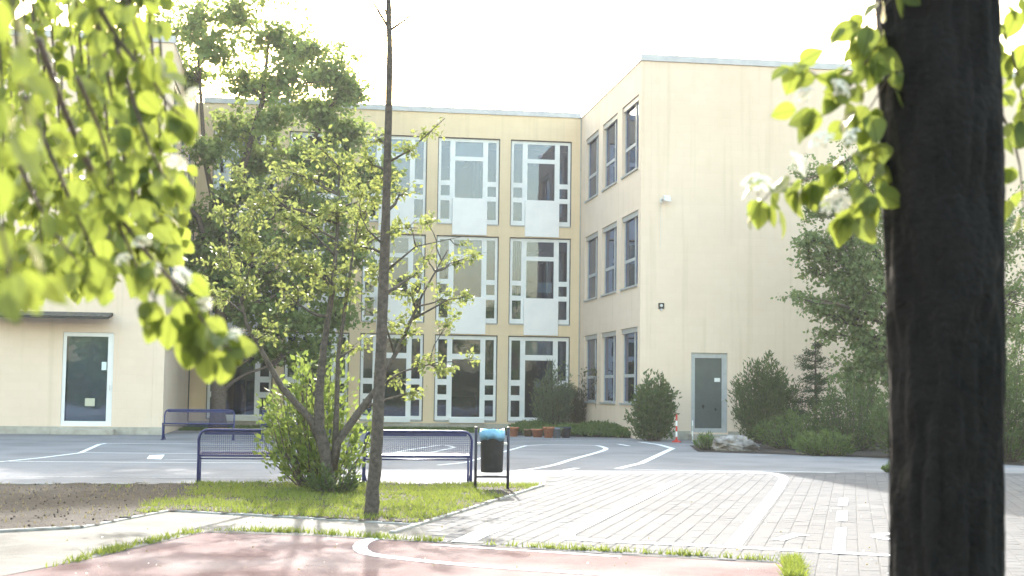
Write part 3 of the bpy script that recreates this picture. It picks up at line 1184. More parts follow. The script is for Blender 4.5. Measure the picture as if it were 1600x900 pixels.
def curtain(x0_, x1_, z0_, z1_, y=BY + .3, mat='blind'):
    mb_ = MB()
    n_ = 26
    for k_ in range(n_ + 1):
        xx_ = x0_ + (x1_ - x0_) * k_ / n_
        yy_ = y + .03 * math.sin(k_ * 1.9) + random.uniform(-.006, .006)
        mb_.v += [(xx_, yy_, z0_), (xx_, yy_, z1_)]
    mb_.f = [(2 * k_, 2 * k_ + 2, 2 * k_ + 3, 2 * k_ + 1) for k_ in range(n_)]
    return mb_.build('curtain', M[mat], bld)


M['curtain'] = pm('ochre_curtain', (.30, .24, .13), (.38, .31, .18), 6, .9)
M['curtain2'] = pm('grey_curtain', (.26, .28, .30), (.34, .36, .38), 6, .9)
curtain(WX[3] + 1.35, WX[3] + 1.75, 7.6, 10.75, mat='curtain2')
curtain(WX[4] + .15, WX[4] + .75, 4.0, 7.05, mat='curtain2')
curtain(WX[2] + .12, WX[2] + .8, 7.6, 10.75, mat='curtain')
curtain(WX[3] + .1, WX[3] + .5, 4.0, 7.05, mat='curtain')
curtain(WX[1] + 1.6, WX[1] + 2.2, 4.0, 7.05, mat='curtain2')
curtain(WX[4] + 1.75, WX[4] + 2.25, .4, 3.4, mat='curtain2')
for x_ in (WX[2] + 1.2, WX[3] + .9, WX[4] + 1.3, WX[3] + 1.5):
    for z_ in (3.1, 6.75, 10.4):
        MB().box(x_ - .08, x_ + .08, BY + 1.0, BY + 4.6, z_, z_ + .07).build('ceiling_lamp', M['panel'], bld)
for x_, z_ in ((WX[3] + .75, .42), (WX[2] + .9, .42), (WX[4] + .9, 4.1)):
    MB().box(x_, x_ + .9, BY + .8, BY + 1.3, z_, z_ + .75).build('cupboard', M['woodbrown'], bld)


def side_window(a, b, z, P, lights=True):
    W_ = b - a
    H = z[1] - z[0]
    y = lambda u: a + u
    if lights and H > 1.5:
        holes = [(.08, .72, .08, H - .08), (.82, W_ - .08, .95, H - .08), (.82, W_ - .08, .08, .85)]
    else:
        holes = [(.08, W_ / 2 - .04, .08, H - .08), (W_ / 2 + .04, W_ - .08, .08, H - .08)]
    Q = lambda u, d, zz: P(a + u, d, z[0] + zz)
    w_ = rects_frame((.03, W_ - .03, .03, H - .03), holes, .10, .16, Q).build('window', M['greyframe'], bld)
    for h in holes:
        mb = MB()
        c = [Q(h[0] - .01, .13, h[2] - .01), Q(h[1] + .01, .138, h[3] + .01)]
        mb.box(min(c[0][0], c[1][0]), max(c[0][0], c[1][0]), min(c[0][1], c[1][1]), max(c[0][1], c[1][1]), c[0][2], c[1][2])
        mb.build('pane', M['glassside'], w_)
    if W_ and (a in (SU[2][0], SU[1][0]) and P is PS):
        c = [Q(.1, .22, .1 if a == SU[2][0] else H * .55), Q(W_ - .1, .228, H - .1)]
        MB().box(c[0][0], c[1][0], c[0][1], c[1][1], c[0][2], c[1][2]).build('blind', M['blind'], w_)
    c = [Q(0.005, -.05, -.03), Q(W_ - .005, .099, .028)]
    MB().box(min(c[0][0], c[1][0]), max(c[0][0], c[1][0]), c[0][1], c[1][1], c[0][2], c[1][2]).build('sill', M['sill'], w_)
    c = [Q(.002, .04, H - .16), Q(W_ - .002, .098, H - .002)]
    MB().box(min(c[0][0], c[1][0]), max(c[0][0], c[1][0]), c[0][1], c[1][1], c[0][2], c[1][2]).build('blind_box', M['sill'], w_)


for a, b in SU:
    for z in (S1, S2, S3):
        side_window(a, b, z, PS)
for a, b in LU:
    for z in (L1z, S2, S3):
        side_window(a, b, z, PLS, z[1] - z[0] > 1)
for k, (a, b) in enumerate(SU):
    MB().box(SX + .5, SX + .51, a + .2, b - .1, 9.3 - .2 * k, 10.7).build('blind', M['blind'], bld)

# yard door in the right wing
x0, x1, z0, z1 = DOOR
fr = rects_frame((x0 + .002, x1 - .002, z0 + .002, z1 - .002), [(x0 + .13, x1 - .17, z0 + .13, z1 - .16)], .05, .16, PF).build('door', M['greyframe'], bld, bevel=.006)
MB().box(x0 + .12, x1 - .16, FY + .08, FY + .13, z0 + .12, z1 - .15).build('door_leaf', M['doorgreen'], fr)
MB().box(x1 - .40, x1 - .22, FY + .074, FY + .078, 1.78, 1.9).build('notice', M['paper'], fr)
MB().tube([(x1 - .09, FY + .05, 1.22), (x1 - .09, FY, 1.22), (x1 - .2, FY, 1.22)], .012, 8).build('handle', M['galv'], fr)
mb = MB()
mb.lathe((0, 0, 0), [(.001, 0), (.05, 0)], 10)
for (dx, zz, s) in ((.27, 1.02, .05), (.67, .93, .04), (.45, .86, .012)):
    q = MB()
    q.v = [(x0 + .13 + dx + math.cos(a) * s * random.uniform(.6, 1.2), FY + .077, zz + math.sin(a) * s * 1.5 * random.uniform(.6, 1.2)) for a in np.linspace(0, 2 * math.pi, 9)[:-1]]
    q.f = [tuple(range(8))]
    q.build('scuff_mark', M['darkhole'], fr)
MB().box(x0 - .1, x1 + .1, FY - .45, FY - .021, 0, .17).build('door_step', M['plinth'], fr, bevel=.015)

# glazed door and canopy of the left wing
x0, x1, z0, z1 = LDOOR
fr = rects_frame((x0 + .002, x1 - .002, z0 + .002, z1 - .002), [(x0 + .1, x1 - .17, z0 + .14, z1 - .12)], .05, .14, PLF).build('door', M['whiteframe'], bld, bevel=.006)
MB().box(x0 + .09, x1 - .16, LY + .085, LY + .093, z0 + .13, z1 - .11).build('pane', M['glass'], fr)
MB().box(x0 + .12, x1 - .18, LY + .25, LY + .26, z0 + .02, z1 - .05).build('blind', M['blind'], fr)  # pale sheet added behind the pane to lighten it, standing in for reflections
MB().box(x1 - .34, x1 - .20, LY + .06, LY + .064, 1.88, 2.12).build('notice', M['paleblue'], fr)
MB().box(x1 - .78, x1 - .5, LY + .06, LY + .064, .82, 1.05).build('notice', M['paleyellow'], fr)
MB().tube([(x1 - .08, LY + .05, 1.3), (x1 - .08, LY - .03, 1.3), (x1 - .08, LY - .03, 1.45)], .012, 8).build('handle', M['galv'], fr)
MB().box(x0 - .2, x1 + .12, LY - .5, LY - .021, 0, .16).build('door_step', M['plinth'], fr, bevel=.015)
cz = atY(150, 492, LY - .9)
cn = MB()
cx1 = atY(170, 494, LY - .9).x
cn.add([(cx1 - 3.6, LY - .95, cz.z - .12), (cx1, LY - .95, cz.z - .12), (cx1, LY - .003, cz.z + .02), (cx1 - 3.6, LY - .003, cz.z + .02),
        (cx1 - 3.6, LY - .95, cz.z - .06), (cx1, LY - .95, cz.z - .06), (cx1, LY - .003, cz.z + .10), (cx1 - 3.6, LY - .003, cz.z + .10)],
       [(3, 2, 1, 0), (4, 5, 6, 7), (0, 1, 5, 4), (1, 2, 6, 5), (2, 3, 7, 6), (3, 0, 4, 7)])
cn = cn.build('door_canopy', M['eave'], bld)
for r_ in range(4):
    for c_ in range(12):
        a = .02 + r_ * .235
        xx = cx1 - 3.58 + c_ * .298
        y0_, y1_ = LY - .97 + a, LY - .97 + a + .26
        s = .16 / .947
        za, zb = cz.z - .055 + (a) * s + .022, cz.z - .055 + (a + .26) * s - .0
        m_ = MB()
        m_.add([(xx, y0_, za - .018), (xx + .29, y0_, za - .018), (xx + .29, y1_, zb - .01), (xx, y1_, zb - .01), (xx, y0_, za + .012), (xx + .29, y0_, za + .012), (xx + .29, y1_, zb + .008), (xx, y1_, zb + .008)],
               [(3, 2, 1, 0), (4, 5, 6, 7), (0, 1, 5, 4), (1, 2, 6, 5), (2, 3, 7, 6), (3, 0, 4, 7)])
        m_.build('roof_tile', M['tile'], cn)

# ------------------------------------------------------------------ wall lamps
p = atY(1037, 312, FY)
l1 = empty('wall_floodlight', (p.x, FY, p.z), 'white floodlight on a short arm high on the blank wall', 'lamp')
MB().box(p.x - .12, p.x - .04, FY - .03, FY - .001, p.z - .10, p.z + .04).build('mounting_plate', M['lampwhite'], l1)
MB().tube([(p.x - .08, FY - .02, p.z - .02), (p.x - .07, FY - .16, p.z + .0), (p.x + .0, FY - .2, p.z + .02)], .018, 8).build('arm', M['galv'], l1)
hd = MB()
hd.v = [(p.x + a, FY - .2 + b, p.z + c) for a, b, c in ((-.06, -.10, -.07), (.16, -.10, -.10), (.16, .06, -.02), (-.06, .06, .0), (-.05, -.08, .08), (.15, -.08, .06), (.15, .05, .12), (-.05, .05, .13))]
hd.f = [(3, 2, 1, 0), (4, 5, 6, 7), (0, 1, 5, 4), (1, 2, 6, 5), (2, 3, 7, 6), (3, 0, 4, 7)]
hd.build('lamp_head', M['lampwhite'], l1, bevel=.015)
MB().tube([(p.x - .09, FY - .008, p.z - .1), (p.x - .10, FY - .008, p.z - 1.5)], .006, 5).build('cable', M['lampwhite'], l1)
p = atY(1033, 478, FY)
l2 = empty('wall_sensor', (p.x, FY, p.z), 'small black square lamp low on the blank wall', 'lamp')
MB().box(p.x - .09, p.x + .09, FY - .05, FY - .001, p.z - .09, p.z + .09).build('housing', M['binblack'], l2, bevel=.015)
MB().lathe((0, 0, 0), [(.001, .0), (.05, .0), (.055, .02), (.02, .05)], 14)
ln = MB()
ln.tube([(p.x, FY - .049, p.z + .01), (p.x, FY - .075, p.z + .01)], [.045, .035], 14)
ln.build('lens', M['lampwhite'], l2)
MB().tube([(p.x, FY - .03, p.z - .09), (p.x, FY - .05, p.z - .15)], .025, 8).build('detector', M['galv'], l2)

# ================================================================== BENCHES
def bench_mesh(L, back_dir, origin, label, name='bench'):
    """back_dir +1: seat lies on the far side of the backrest; -1: seat towards the viewer"""
    root = empty(name, origin, label, 'bench', 'blue wire-mesh benches')
    o = Vector(origin)
    s = back_dir
    B = lambda x, y, z: (o.x + x, o.y + s * y, o.z + z)
    H = .80
    arc = lambda cx, x_s: [(cx, .02 - .08, H - .14), (cx + x_s * .012, .02 - .085, H - .085), (cx + x_s * .04, .02 - .09, H - .035), (cx + x_s * .09, .02 - .095, H - .006), (cx + x_s * .15, .02 - .095, H)]
    pth = [(0.0, 0, 0), (0, 0, .40)] + arc(0, 1) + list(reversed(arc(L, -1))) + [(L, 0, .40), (L, 0, 0)]
    MB().tube([B(*p_) for p_ in pth], .021, 10).build('back_frame', M['bench'], root, smooth=True)
    MB().tube([B(0, 0, .42), B(L, 0, .42)], .018, 8).build('seat_rail', M['bench'], root, smooth=True)
    MB().tube([B(0, .06, .37), B(L, .06, .37)], .012, 8).build('seat_rail', M['bench'], root, smooth=True)
    MB().tube([B(0, .44, .44), B(L, .44, .44)], .018, 8).build('seat_rail', M['bench'], root, smooth=True)
    for x in (0, L):
        MB().tube([B(x, 0, .40), B(x, .25, .41), B(x, .44, .44)], .018, 8).build('side_arm', M['bench'], root, smooth=True)
        MB().tube([B(x, .42, .43), B(x, .36, .2), B(x, .40, 0)], .018, 8).build('leg', M['bench'], root, smooth=True)
        for yy in (0, .40):
            q = B(x, yy, 0)
            MB().box(q[0] - .04, q[0] + .04, q[1] - .045, q[1] + .045, 0, .018).build('foot_plate', M['bench'], root)
        d = -1 if x else 1
        MB().tube([B(x, 0, .17), B(x + d * .05, .02, .0)], .013, 6).build('foot_brace', M['bench'], root)
    m1, m2 = MB(), MB()
    n = int(L / .03)
    for k in range(1, n):
        x = L * k / n
        m1.bar(B(x, -.0, .43), B(x, -.075, H - .01), .005, .005)
        m2.bar(B(x, .0, .425), B(x, .44, .445), .005, .005)
    for k in range(1, 13):
        t = k / 13
        m1.bar(B(.02, -.075 * t, .43 + (H - .44) * t), B(L - .02, -.075 * t, .43 + (H - .44) * t), .005, .005)
        m2.bar(B(0.01, .44 * t, .425 + .02 * t), B(L - .01, .44 * t, .425 + .02 * t), .005, .005)
    # folded rim of the mesh sheet under the top tube
    m1.bar(B(.08, -.073, H - .045), B(L - .08, -.073, H - .045), .004, .05)
    m1.build('back_mesh', M['bench'], root)
    m2.build('seat_mesh', M['bench'], root)
    return root


g_ = G(308, 757)
bench_mesh(1.62, 1, (g_.x, 21.25, 0), 'blue wire-mesh bench seen from behind, between bare soil and forked tree', 'bench')
bench_mesh(1.62, 1, (.93, 21.3, 0), 'blue wire-mesh bench seen from behind, beside the litter bin', 'bench')
bench_mesh(1.85, -1, (-3.70, 38.75, 0), 'blue wire-mesh bench by the wing with the glazed door', 'bench')
bench_mesh(1.85, -1, (-1.12, 38.9, 0), 'blue wire-mesh bench far behind the multi-stem tree', 'bench')

# ------------------------------------------------------------------ litter bin
bx, by = 2.46, 20.0
bw = .47
bn = empty('litter_bin', (bx + bw / 2, by, 0), 'black litter bin with blue bag between two posts', 'litter bin')
for x in (bx, bx + bw):
    MB().tube([(x, by, -.03), (x, by, .90)], .021, 10).build('post', M['binpost'], bn, smooth=True)
    MB().lathe((x, by, .90), [(.024, -.015), (.024, .01), (.001, .018)], 10).build('post_cap', M['binblack'], bn)
    s = 1 if x == bx else -1
    MB().box(min(x, x + s * .075), max(x, x + s * .075), by - .012, by + .012, .655, .685).build('bracket', M['galv'], bn)
MB().tube([(bx, by, .20), (bx + bw, by, .20)], .016, 8).build('crossbar', M['binpost'], bn)
cx = bx + bw / 2
MB().lathe((cx, by, .265), [(.001, 0), (.15, 0), (.158, .015), (.172, .53), (.178, .545), (.165, .545), (.15, .03), (.001, .03)], 32).build('bin_body', M['binblack'], bn, smooth=True)
bg_ = MB()
prof = [(.170, .45), (.181, .43), (.186, .52), (.183, .555), (.172, .575), (.16, .56), (.14, .50), (.10, .45), (.001, .43)]
bg_.lathe((cx, by, .30), prof, 40)
for i in range(len(bg_.v)):
    x, y, z = bg_.v[i]
    a = math.atan2(y - by, x - cx)
    k = 1 + .012 * math.sin(a * 9 + 1) + random.uniform(-.012, .012)
    dz = .010 * math.sin(a * 3 + .5) + .005 * math.sin(a * 7) + random.uniform(-.003, .003)
    row = i // 40
    bg_.v[i] = (cx + (x - cx) * k, by + (y - by) * k, z + dz * (1.8 if row in (1,) else 1))
bg_.build('bag', M['bag'], bn, smooth=True)

# ------------------------------------------------------------------ red-white posts, rock, pots
def warning_post(px, label, h, r_=.028, bands=5, base=True, colours=('whitep', 'red')):
    b = G(*px)
    root = empty('warning_post', b, label, 'post')
    for k in range(bands):
        MB().tube([(b.x, b.y, h * k / bands), (b.x, b.y, h * (k + 1) / bands)], r_ if k % 2 else r_ * .995, 12).build('band', M[colours[(k + 1) % 2]], root, smooth=False)
    if base:
        MB().lathe(b, [(.13, 0), (.13, .03), (.05, .06), (.03, .09)], 14).build('foot', M[colours[1]], root)
    MB().lathe((b.x, b.y, h), [(r_, 0), (r_ * .7, .02), (.001, .03)], 12).build('cap', M[colours[1]], root)
    return root


warning_post((1057, 691), 'red and white striped post beside the leafy bush', .78)
warning_post((1082, 690), 'thin grey post with a white band before the green door', .62, .02, 4, False, ('whitep', 'galv'))

rk = empty('boulder', (10.65, 33.8, 0), 'pale grey weathered boulder lying at the edge of the shrubs', 'rock')
bmv = MB()
nu, nv = 64, 40
for i in range(nv + 1):
    th = math.pi * i / nv
    for j in range(nu):
        ph = 2 * math.pi * j / nu
        d = Vector((math.sin(th) * math.cos(ph), math.sin(th) * math.sin(ph), math.cos(th)))
        n = mnoise.fractal(d * 1.3 + Vector((4, 2, 7)), 1.0, 2.0, 4)
        ridg = abs(mnoise.noise(Vector((d.x * 1.3 + d.z * 3.2, d.y * 2, d.z * 7 - d.x * 2.6))))
        rr = 1 + .28 * n - .16 * ridg + .06 * mnoise.noise(d * 9)
        x = d.x * .54 * rr
        z = d.z * .26 * rr + .14 - .04 * d.x
        bmv.v.append((10.65 + x, 33.8 + d.y * .38 * rr, max(z, -.05)))
for i in range(nv):
    for j in range(nu):
        a = i * nu + j
        b = i * nu + (j + 1) % nu
        bmv.f.append((a, a + nu, b + nu, b))
bmv.build('stone', M['rock'], rk, smooth=True)


def pot(px, r_, h, mat, label, sq=False):
    b = G(*px)
    root = empty('flower_pot', b, label, 'flower pot', 'pots along the planting bed')
    prof = [(.001, 0), (r_ * .72, 0), (r_ * .95, h * .8), (r_ * 1.06, h * .8), (r_ * 1.06, h), (r_ * .9, h), (r_ * .8, h * .85), (.001, h * .85)]
    MB().lathe(b, prof, 4 if sq else 18).build('vessel', M[mat], root, smooth=not sq)
    P = np.array([(b.x, b.y, h * .8)] * 60) + rng.normal(0, r_ * .4, (60, 3)) * np.array([1, 1, .3])
    D = unit(rng.normal(0, .5, (60, 3)) + np.array([0, 0, .9]))
    fast_mesh('plant', leaf_quads(P, D, .13, .3), None, M['leafcover'], root, b)['kind'] = 'stuff'


for k, (px, r_, h, m_, lb) in enumerate([((802, 682), .17, .30, 'terracotta', 'terracotta pot at the bin end of the planting bed'),
        ((825, 682), .15, .24, 'woodbrown', 'low brown wooden tub in the row of pots'),
        ((840, 683), .19, .26, 'terracotta', 'wide terracotta trough before the grey-green bush'),
        ((857, 684), .17, .34, 'terracotta', 'tall orange terracotta pot beside the grey pot'),
        ((870, 684), .15, .32, 'potgrey', 'blue-grey pot between orange and black pots'),
        ((884, 684), .16, .34, 'potdark', 'glossy black pot beside the ground cover mound')]):
    pot(px, r_, h, m_, lb)

# ================================================================== SHRUBS by the walls
def bush_px(name, label, x, y, wpx, hpx, leafm, **kw):
    b = G(x, y)
    d = b.x * FW[0] + b.y * FW[1]
    s = d / FPX
    return make_bush(name, label, b, wpx * s, wpx * s * kw.pop('dk', .8), hpx * s, leafm, **kw)


bush_px('shrub', 'grey-green bush before the last ground-floor window', 866, 674, 70, 100, 'leafgrey', leaf=.15, stems=60, per=80, upright=.8, width=.3)
bush_px('shrub', 'thin brownish upright bush in the inner corner', 906, 673, 46, 82, 'leafbrown', leaf=.13, stems=48, per=50, upright=.9, width=.28, round_=False)
bush_px('shrub', 'dense dark green bush at the wing corner beside the striped post', 1020, 689, 80, 100, 'leafdark', leaf=.13, stems=74, per=80, upright=.6, width=.5)
bush_px('shrub', 'tall feathery dark bush between the green door and the conifer', 1197, 693, 104, 135, 'leafdark', leaf=.15, stems=95, per=95, upright=.95, width=.26, round_=False)
bush_px('shrub', 'low loose bush behind the boulder', 1235, 702, 116, 60, 'leafcover', leaf=.09, stems=60, per=50, upright=.5)
bush_px('shrub', 'dark spreading bush under the soft-leaved tree', 1330, 704, 140, 110, 'leafdark', leaf=.09, stems=90, per=70, upright=.5)
bush_px('shrub', 'low dark bush along the paving edge', 1290, 712, 110, 40, 'leafcover', leaf=.08, stems=60, per=55, upright=.5)
bush_px('shrub', 'broad dark bush beyond the near trunk', 1430, 716, 150, 120, 'leafdark', leaf=.1, stems=90, per=80, upright=.5)
bush_px('shrub', 'tallest dark bush in the bed along the blank wall', 1570, 722, 150, 190, 'leafdark', leaf=.1, stems=90, per=90, upright=.6)
bush_px('shrub', 'small fresh green tuft plant between boulder and green door', 1103, 703, 38, 24, 'leafcover', leaf=.13, stems=26, per=26, upright=.9, width=.2)
bush_px('shrub', 'low weeds at the paving edge near the trunk', 1392, 739, 26, 14, 'leafcover', leaf=.07, stems=14, per=20, upright=.8, width=.3)

# ground cover mound and bed
cover = []
for (x, y, rx, ry, h) in ((890, 679, 50, 1.2, .30), (935, 681, 46, 1.4, .42), (830, 676, 40, 1.0, .34), (965, 683, 24, .8, .26)):
    b = G(x, y)
    n = 2600
    a = rng.uniform(0, 2 * math.pi, n)
    q = np.sqrt(rng.uniform(0, 1, n))
    s = b.y / FPX
    X = b.x + np.cos(a) * q * rx * s
    Y = b.y + np.sin(a) * q * ry
    Z = h * np.sqrt(np.maximum(0, 1 - q * q)) * rng.uniform(.4, 1.05, n) + .02
    cover.append(leaf_quads(np.stack([X, Y, Z], 1), unit(rng.normal(0, .6, (n, 3)) + np.array([0, -.2, .6])), .10, .6))
tag(fast_mesh('ground_cover', np.concatenate(cover), None, M['leafcover']), 'low leafy ground cover in the bed before the inner corner', 'ground cover', None, 'stuff')
sheet('planting_bed', [(6.3, 44.4), (10.15, 42.6), (10.15, 51.2), (6.3, 51.2)], .012, M['soil'])
sheet('planting_bed', [tuple(G(1090, 706))[:2], tuple(G(1188, 709))[:2], tuple(G(1390, 716))[:2], tuple(G(1600, 728))[:2], (25, 36), (25, FY - .02), (13.1, FY - .02), (12.9, 38), (10.4, 37)], .012, M['soil'])

# small ornamental tree in the inner corner
b = G(948, 676)
s = b.y / FPX
bt = lambda x, y, dy=0: atY(x, y, b.y + dy)
make_tree('small_tree', 'small bare-legged ornamental tree against the wing windows', 'tree', [(b, .035), (bt(945, 655), .028), (bt(940, 625), .02)],
          [(bt(948, 575), (.45, .4, .3), .8), (bt(925, 585), (.3, .3, .25), .4), (bt(964, 580), (.3, .35, .3), .55), (bt(955, 600, .3), (.35, .3, .35), .5)], 'bark', 'leafbrown', leaf=.11, twigs=16, per=15,
          extra_limbs=[[(bt(946, 668), .025), (bt(962, 645), .02), (bt(968, 615), .012)], [(bt(945, 665), .022), (bt(932, 640), .018), (bt(928, 610), .01)]])

# young conifer
b = G(1274, 694)
rt = empty('conifer', b, 'small dark conifer with tiered branches against the cream wall', 'tree')
HT = 178 * b.y / FPX
MB().tube([b + Vector((0, 0, -.03)), b + Vector((.02, 0, HT * .5)), b + Vector((0, 0, HT))], [.06, .04, .008], 8).build('trunk', M['bark'], rt, smooth=True)
br = MB()
LP, LD = [], []
for k in range(13):
    zz = HT * (.06 + .9 * k / 13) + random.uniform(-.05, .05)
    rad = (HT * .34) * (1 - (k / 13)) ** .85 + .07
    nb = 7 if k < 10 else 5
    for j in range(nb):
        a = random.uniform(0, 2 * math.pi)
        rr = rad * random.uniform(.5, 1.3)
        e = b + Vector((math.cos(a) * rr, math.sin(a) * rr, zz + rr * random.uniform(-.05, .35)))
        st_ = b + Vector((0, 0, zz))
        br.tube([st_, st_.lerp(e, .5) - Vector((0, 0, .03)), e], [.014, .009, .004], 4, cap=False)
        for m_ in range(int(40 + 110 * rr)):
            t = random.uniform(.2, 1.02)
            pp = st_.lerp(e, t) + Vector((random.gauss(0, .06), random.gauss(0, .06), random.gauss(0, .05)))
            LP.append(tuple(pp))
            LD.append(tuple((e - st_).normalized() + Vector((random.gauss(0, .5), random.gauss(0, .5), random.gauss(0, .3)))))
br.build('branches', M['bark'], rt)
fast_mesh('crown', leaf_quads(np.array(LP), unit(np.array(LD)), .085, .28), None, M['needle'], rt, b)

# soft-leaved tree right
b = Vector((15.3, 37.0, 0))
tt = lambda x, y, dy=0: atY(x, y, 37 + dy)
cl = []
for (x, y, dy, rx, rz, d_) in [(1255, 268, 0, .5, .3, .35), (1290, 300, .4, .7, .45, .7), (1340, 260, 0, .7, .6, .8), (1355, 330, -.6, .9, .6, .9), (1270, 372, 0, .6, .3, .5), (1315, 372, -.3, .7, .45, .8),
        (1262, 392, .3, .4, .25, .4), (1300, 425, .2, .7, .35, .7), (1350, 410, -.5, .9, .7, 1.2), (1385, 300, .5, .9, .9, 1), (1320, 470, .2, .8, .35, .9), (1270, 478, 0, .55, .22, .5), (1236, 462, 0, .35, .15, .2), (1370, 480, -.4, .9, .6, 1.2),
        (1340, 530, 0, .7, .5, 1), (1385, 560, -.5, .9, .7, 1.2), (1330, 590, .2, .6, .5, 1), (1420, 400, 0, 1.2, 1, 1.2), (1440, 520, 0, 1.2, 1, 1.2), (1430, 250, 0, 1.2, 1, 1), (1590, 470, 0, 1.3, 1, 1.2), (1590, 350, 0, 1.3, 1, 1), (1600, 580, 0, 1.2, .9, 1)]:
    cl.append((tt(x, y, dy), (rx * 1.15, rx * 1.15, rz * 1.5), d_ * 1.2))
    if x > 1260:
        cl.append((tt(x + random.uniform(-25, 25), y + random.uniform(20, 45), dy + .5), (rx * .7, rx * .7, rz), d_ * .7))
make_tree('soft_leaved_tree', 'loose light green tree with tiered sprays before the blank cream wall', 'tree',
          [(b, .16), (tt(1425, 600), .14), (tt(1400, 500), .12), (tt(1375, 420), .09), (tt(1355, 330), .06), (tt(1350, 260), .03)], cl, 'bark', 'leafacac', leaf=.125, twigs=34, per=26, droop=.2, width=.7)

# ================================================================== BIG TREE by the facade
YT = 46.0
q = lambda x, y, dy=0: atY(x, y, YT + dy)
b = q(341, 655)
b.z = 0
cl = []
spec = [(300, 30, 0, 1.0, .6), (365, 20, .3, 1.1, .8), (330, 75, -.4, 1.0, .7), (420, 60, 0, 1.2, .8), (480, 75, .2, 1.0, .7), (520, 115, 0, .8, .6), (550, 135, .2, .6, .4), (450, 120, -.5, 1.1, .8), (385, 130, .4, 1.0, .6),
        (500, 170, 0, 1.0, .6), (430, 185, -.6, 1.1, .7), (360, 200, .2, .9, .5), (545, 205, 0, .8, .5), (330, 235, -.5, .8, .45), (410, 250, .3, 1.0, .7), (475, 240, -.5, 1.1, .7), (530, 265, .2, 1.0, .7),
        (380, 300, -.6, 1.0, .6), (450, 310, .1, 1.2, .8), (520, 330, -.4, 1.1, .8), (330, 345, .2, .9, .6), (400, 365, -.7, 1.1, .7), (470, 380, -.2, 1.2, .8), (300, 390, .3, .8, .5), (350, 420, -.5, 1.0, .7), (420, 440, .3, 1.2, .7),
        (500, 430, -.3, 1.1, .7), (555, 400, .2, .9, .7), (380, 490, 0, 1.0, .5), (450, 500, -.4, 1.1, .6), (530, 490, .2, 1.0, .6), (310, 460, -.3, .8, .5), (280, 340, .4, .6, .4), (265, 430, 0, .7, .4), (590, 270, .3, .6, .5), (250, 60, .5, .8, .5), (400, -40, 0, 1.4, .8), (290, 120, .4, .8, .5), (485, 545, 0, .9, .35), (420, 540, .1, .8, .3)]
for (x, y, dy, rx, rz) in spec:
    cl.append((q(x, y, dy * 1.6), (rx * 1.1, rx * 1.1, rz * 1.2), random.uniform(.75, 1.25)))
make_tree('broadleaf_tree', 'large dense green tree standing close before the tall facade windows', 'tree',
          [(b, .26), (q(342, 560), .22), (q(347, 460), .19), (q(355, 360), .16), (q(380, 260), .12), (q(410, 160), .08), (q(420, 60), .04)], cl, 'bark', 'leafbig', leaf=.18, twigs=50, per=23,
          extra_limbs=[[(q(346, 470), .13), (q(310, 340), .09), (q(262, 290), .05)], [(q(350, 430), .13), (q(430, 330), .1), (q(500, 200), .05)], [(q(352, 400), .12), (q(320, 250), .08), (q(310, 90), .04)], [(q(346, 480), .09), (q(275, 400), .06), (q(245, 330), .03)]], droop=.35, width=.75, spread=.10)

# ================================================================== MULTI-STEM TREE on the island
YM = 19.3
q = lambda x, y, dy=0: atY(x, y, YM + dy)
b = q(514, 772)
b.z = .0
cl = []
for (x, y, dy, r_, d_) in [(430, 395, 0, .38, .8), (470, 350, .3, .4, .9), (520, 330, -.2, .42, 1), (560, 360, .3, .4, .9), (500, 420, .2, .42, 1), (545, 450, -.3, .4, .8), (450, 460, .3, .35, .7), (590, 420, .2, .35, .7), (640, 455, -.2, .32, .5), (690, 465, .1, .3, .4),
        (735, 460, 0, .22, .3), (610, 500, .2, .3, .5), (660, 560, 0, .3, .45), (615, 590, .2, .22, .3), (480, 280, .3, .4, .8), (540, 260, 0, .42, .8), (580, 310, .3, .35, .7), (620, 360, .3, .3, .5), (400, 330, .3, .3, .5), (660, 400, .3, .25, .35), (690, 580, .1, .2, .3), (700, 500, .1, .22, .35), (740, 400, .2, .2, .25), (670, 340, .3, .22, .3), (745, 560, .1, .14, .2), (650, 610, .1, .16, .25), (500, 230, .2, .3, .5),
        (420, 520, 0, .25, .5), (350, 400, .2, .36, .8), (385, 450, -.3, .34, .8), (345, 330, .5, .34, .7), (395, 385, -.2, .36, .9), (410, 310, .2, .36, .8), (445, 340, -.3, .36, .9), (370, 280, .5, .3, .6), (440, 270, .4, .34, .6), (470, 410, -.4, .36, .9), (330, 460, .3, .26, .5), (640, 510, 0, .25, .4), (710, 410, .2, .22, .3), (555, 540, .3, .25, .4)]:
    cl.append((q(x, y, dy * 1.3), (r_, r_, r_ * .75), d_))
make_tree('multi_stem_tree', 'young forked tree with sparse yellow-green leaves on the lawn', 'tree',
          [(b, .105), (q(511, 720), .085), (q(498, 668), .08), (q(499, 610), .055), (q(506, 540), .045), (q(520, 450), .035), (q(528, 350), .022), (q(530, 260), .012)], cl, 'barkgrey', 'leafmid', leaf=.08, twigs=19, per=15,
          extra_limbs=[[(q(505, 700), .06), (q(485, 655), .05), (q(440, 605), .042), (q(415, 560), .032), (q(385, 505), .022), (q(370, 440), .012)],
                       [(q(520, 725), .07), (q(528, 690), .06), (q(560, 645), .05), (q(590, 605), .038), (q(625, 540), .028), (q(660, 460), .016), (q(700, 390), .008)],
                       [(q(522, 735), .05), (q(526, 640), .035), (q(528, 560), .03), (q(545, 440), .02), (q(560, 340), .01)],
                       [(q(590, 605), .02), (q(630, 580), .014), (q(685, 566), .008)],
                       [(q(617, 555), .018), (q(600, 500), .012), (q(590, 430), .007)]], droop=.25, width=.6, spread=.035, limb_r=.5)
make_bush('bright_shrub', 'bright green leafy shrub around the feet of the forked tree', (b.x - .12, YM + .75, .02), 1.8, 1.2, 1.85, 'leafshrub', leaf=.10, stems=46, per=62, upright=.45, width=.62, bottom=.1)
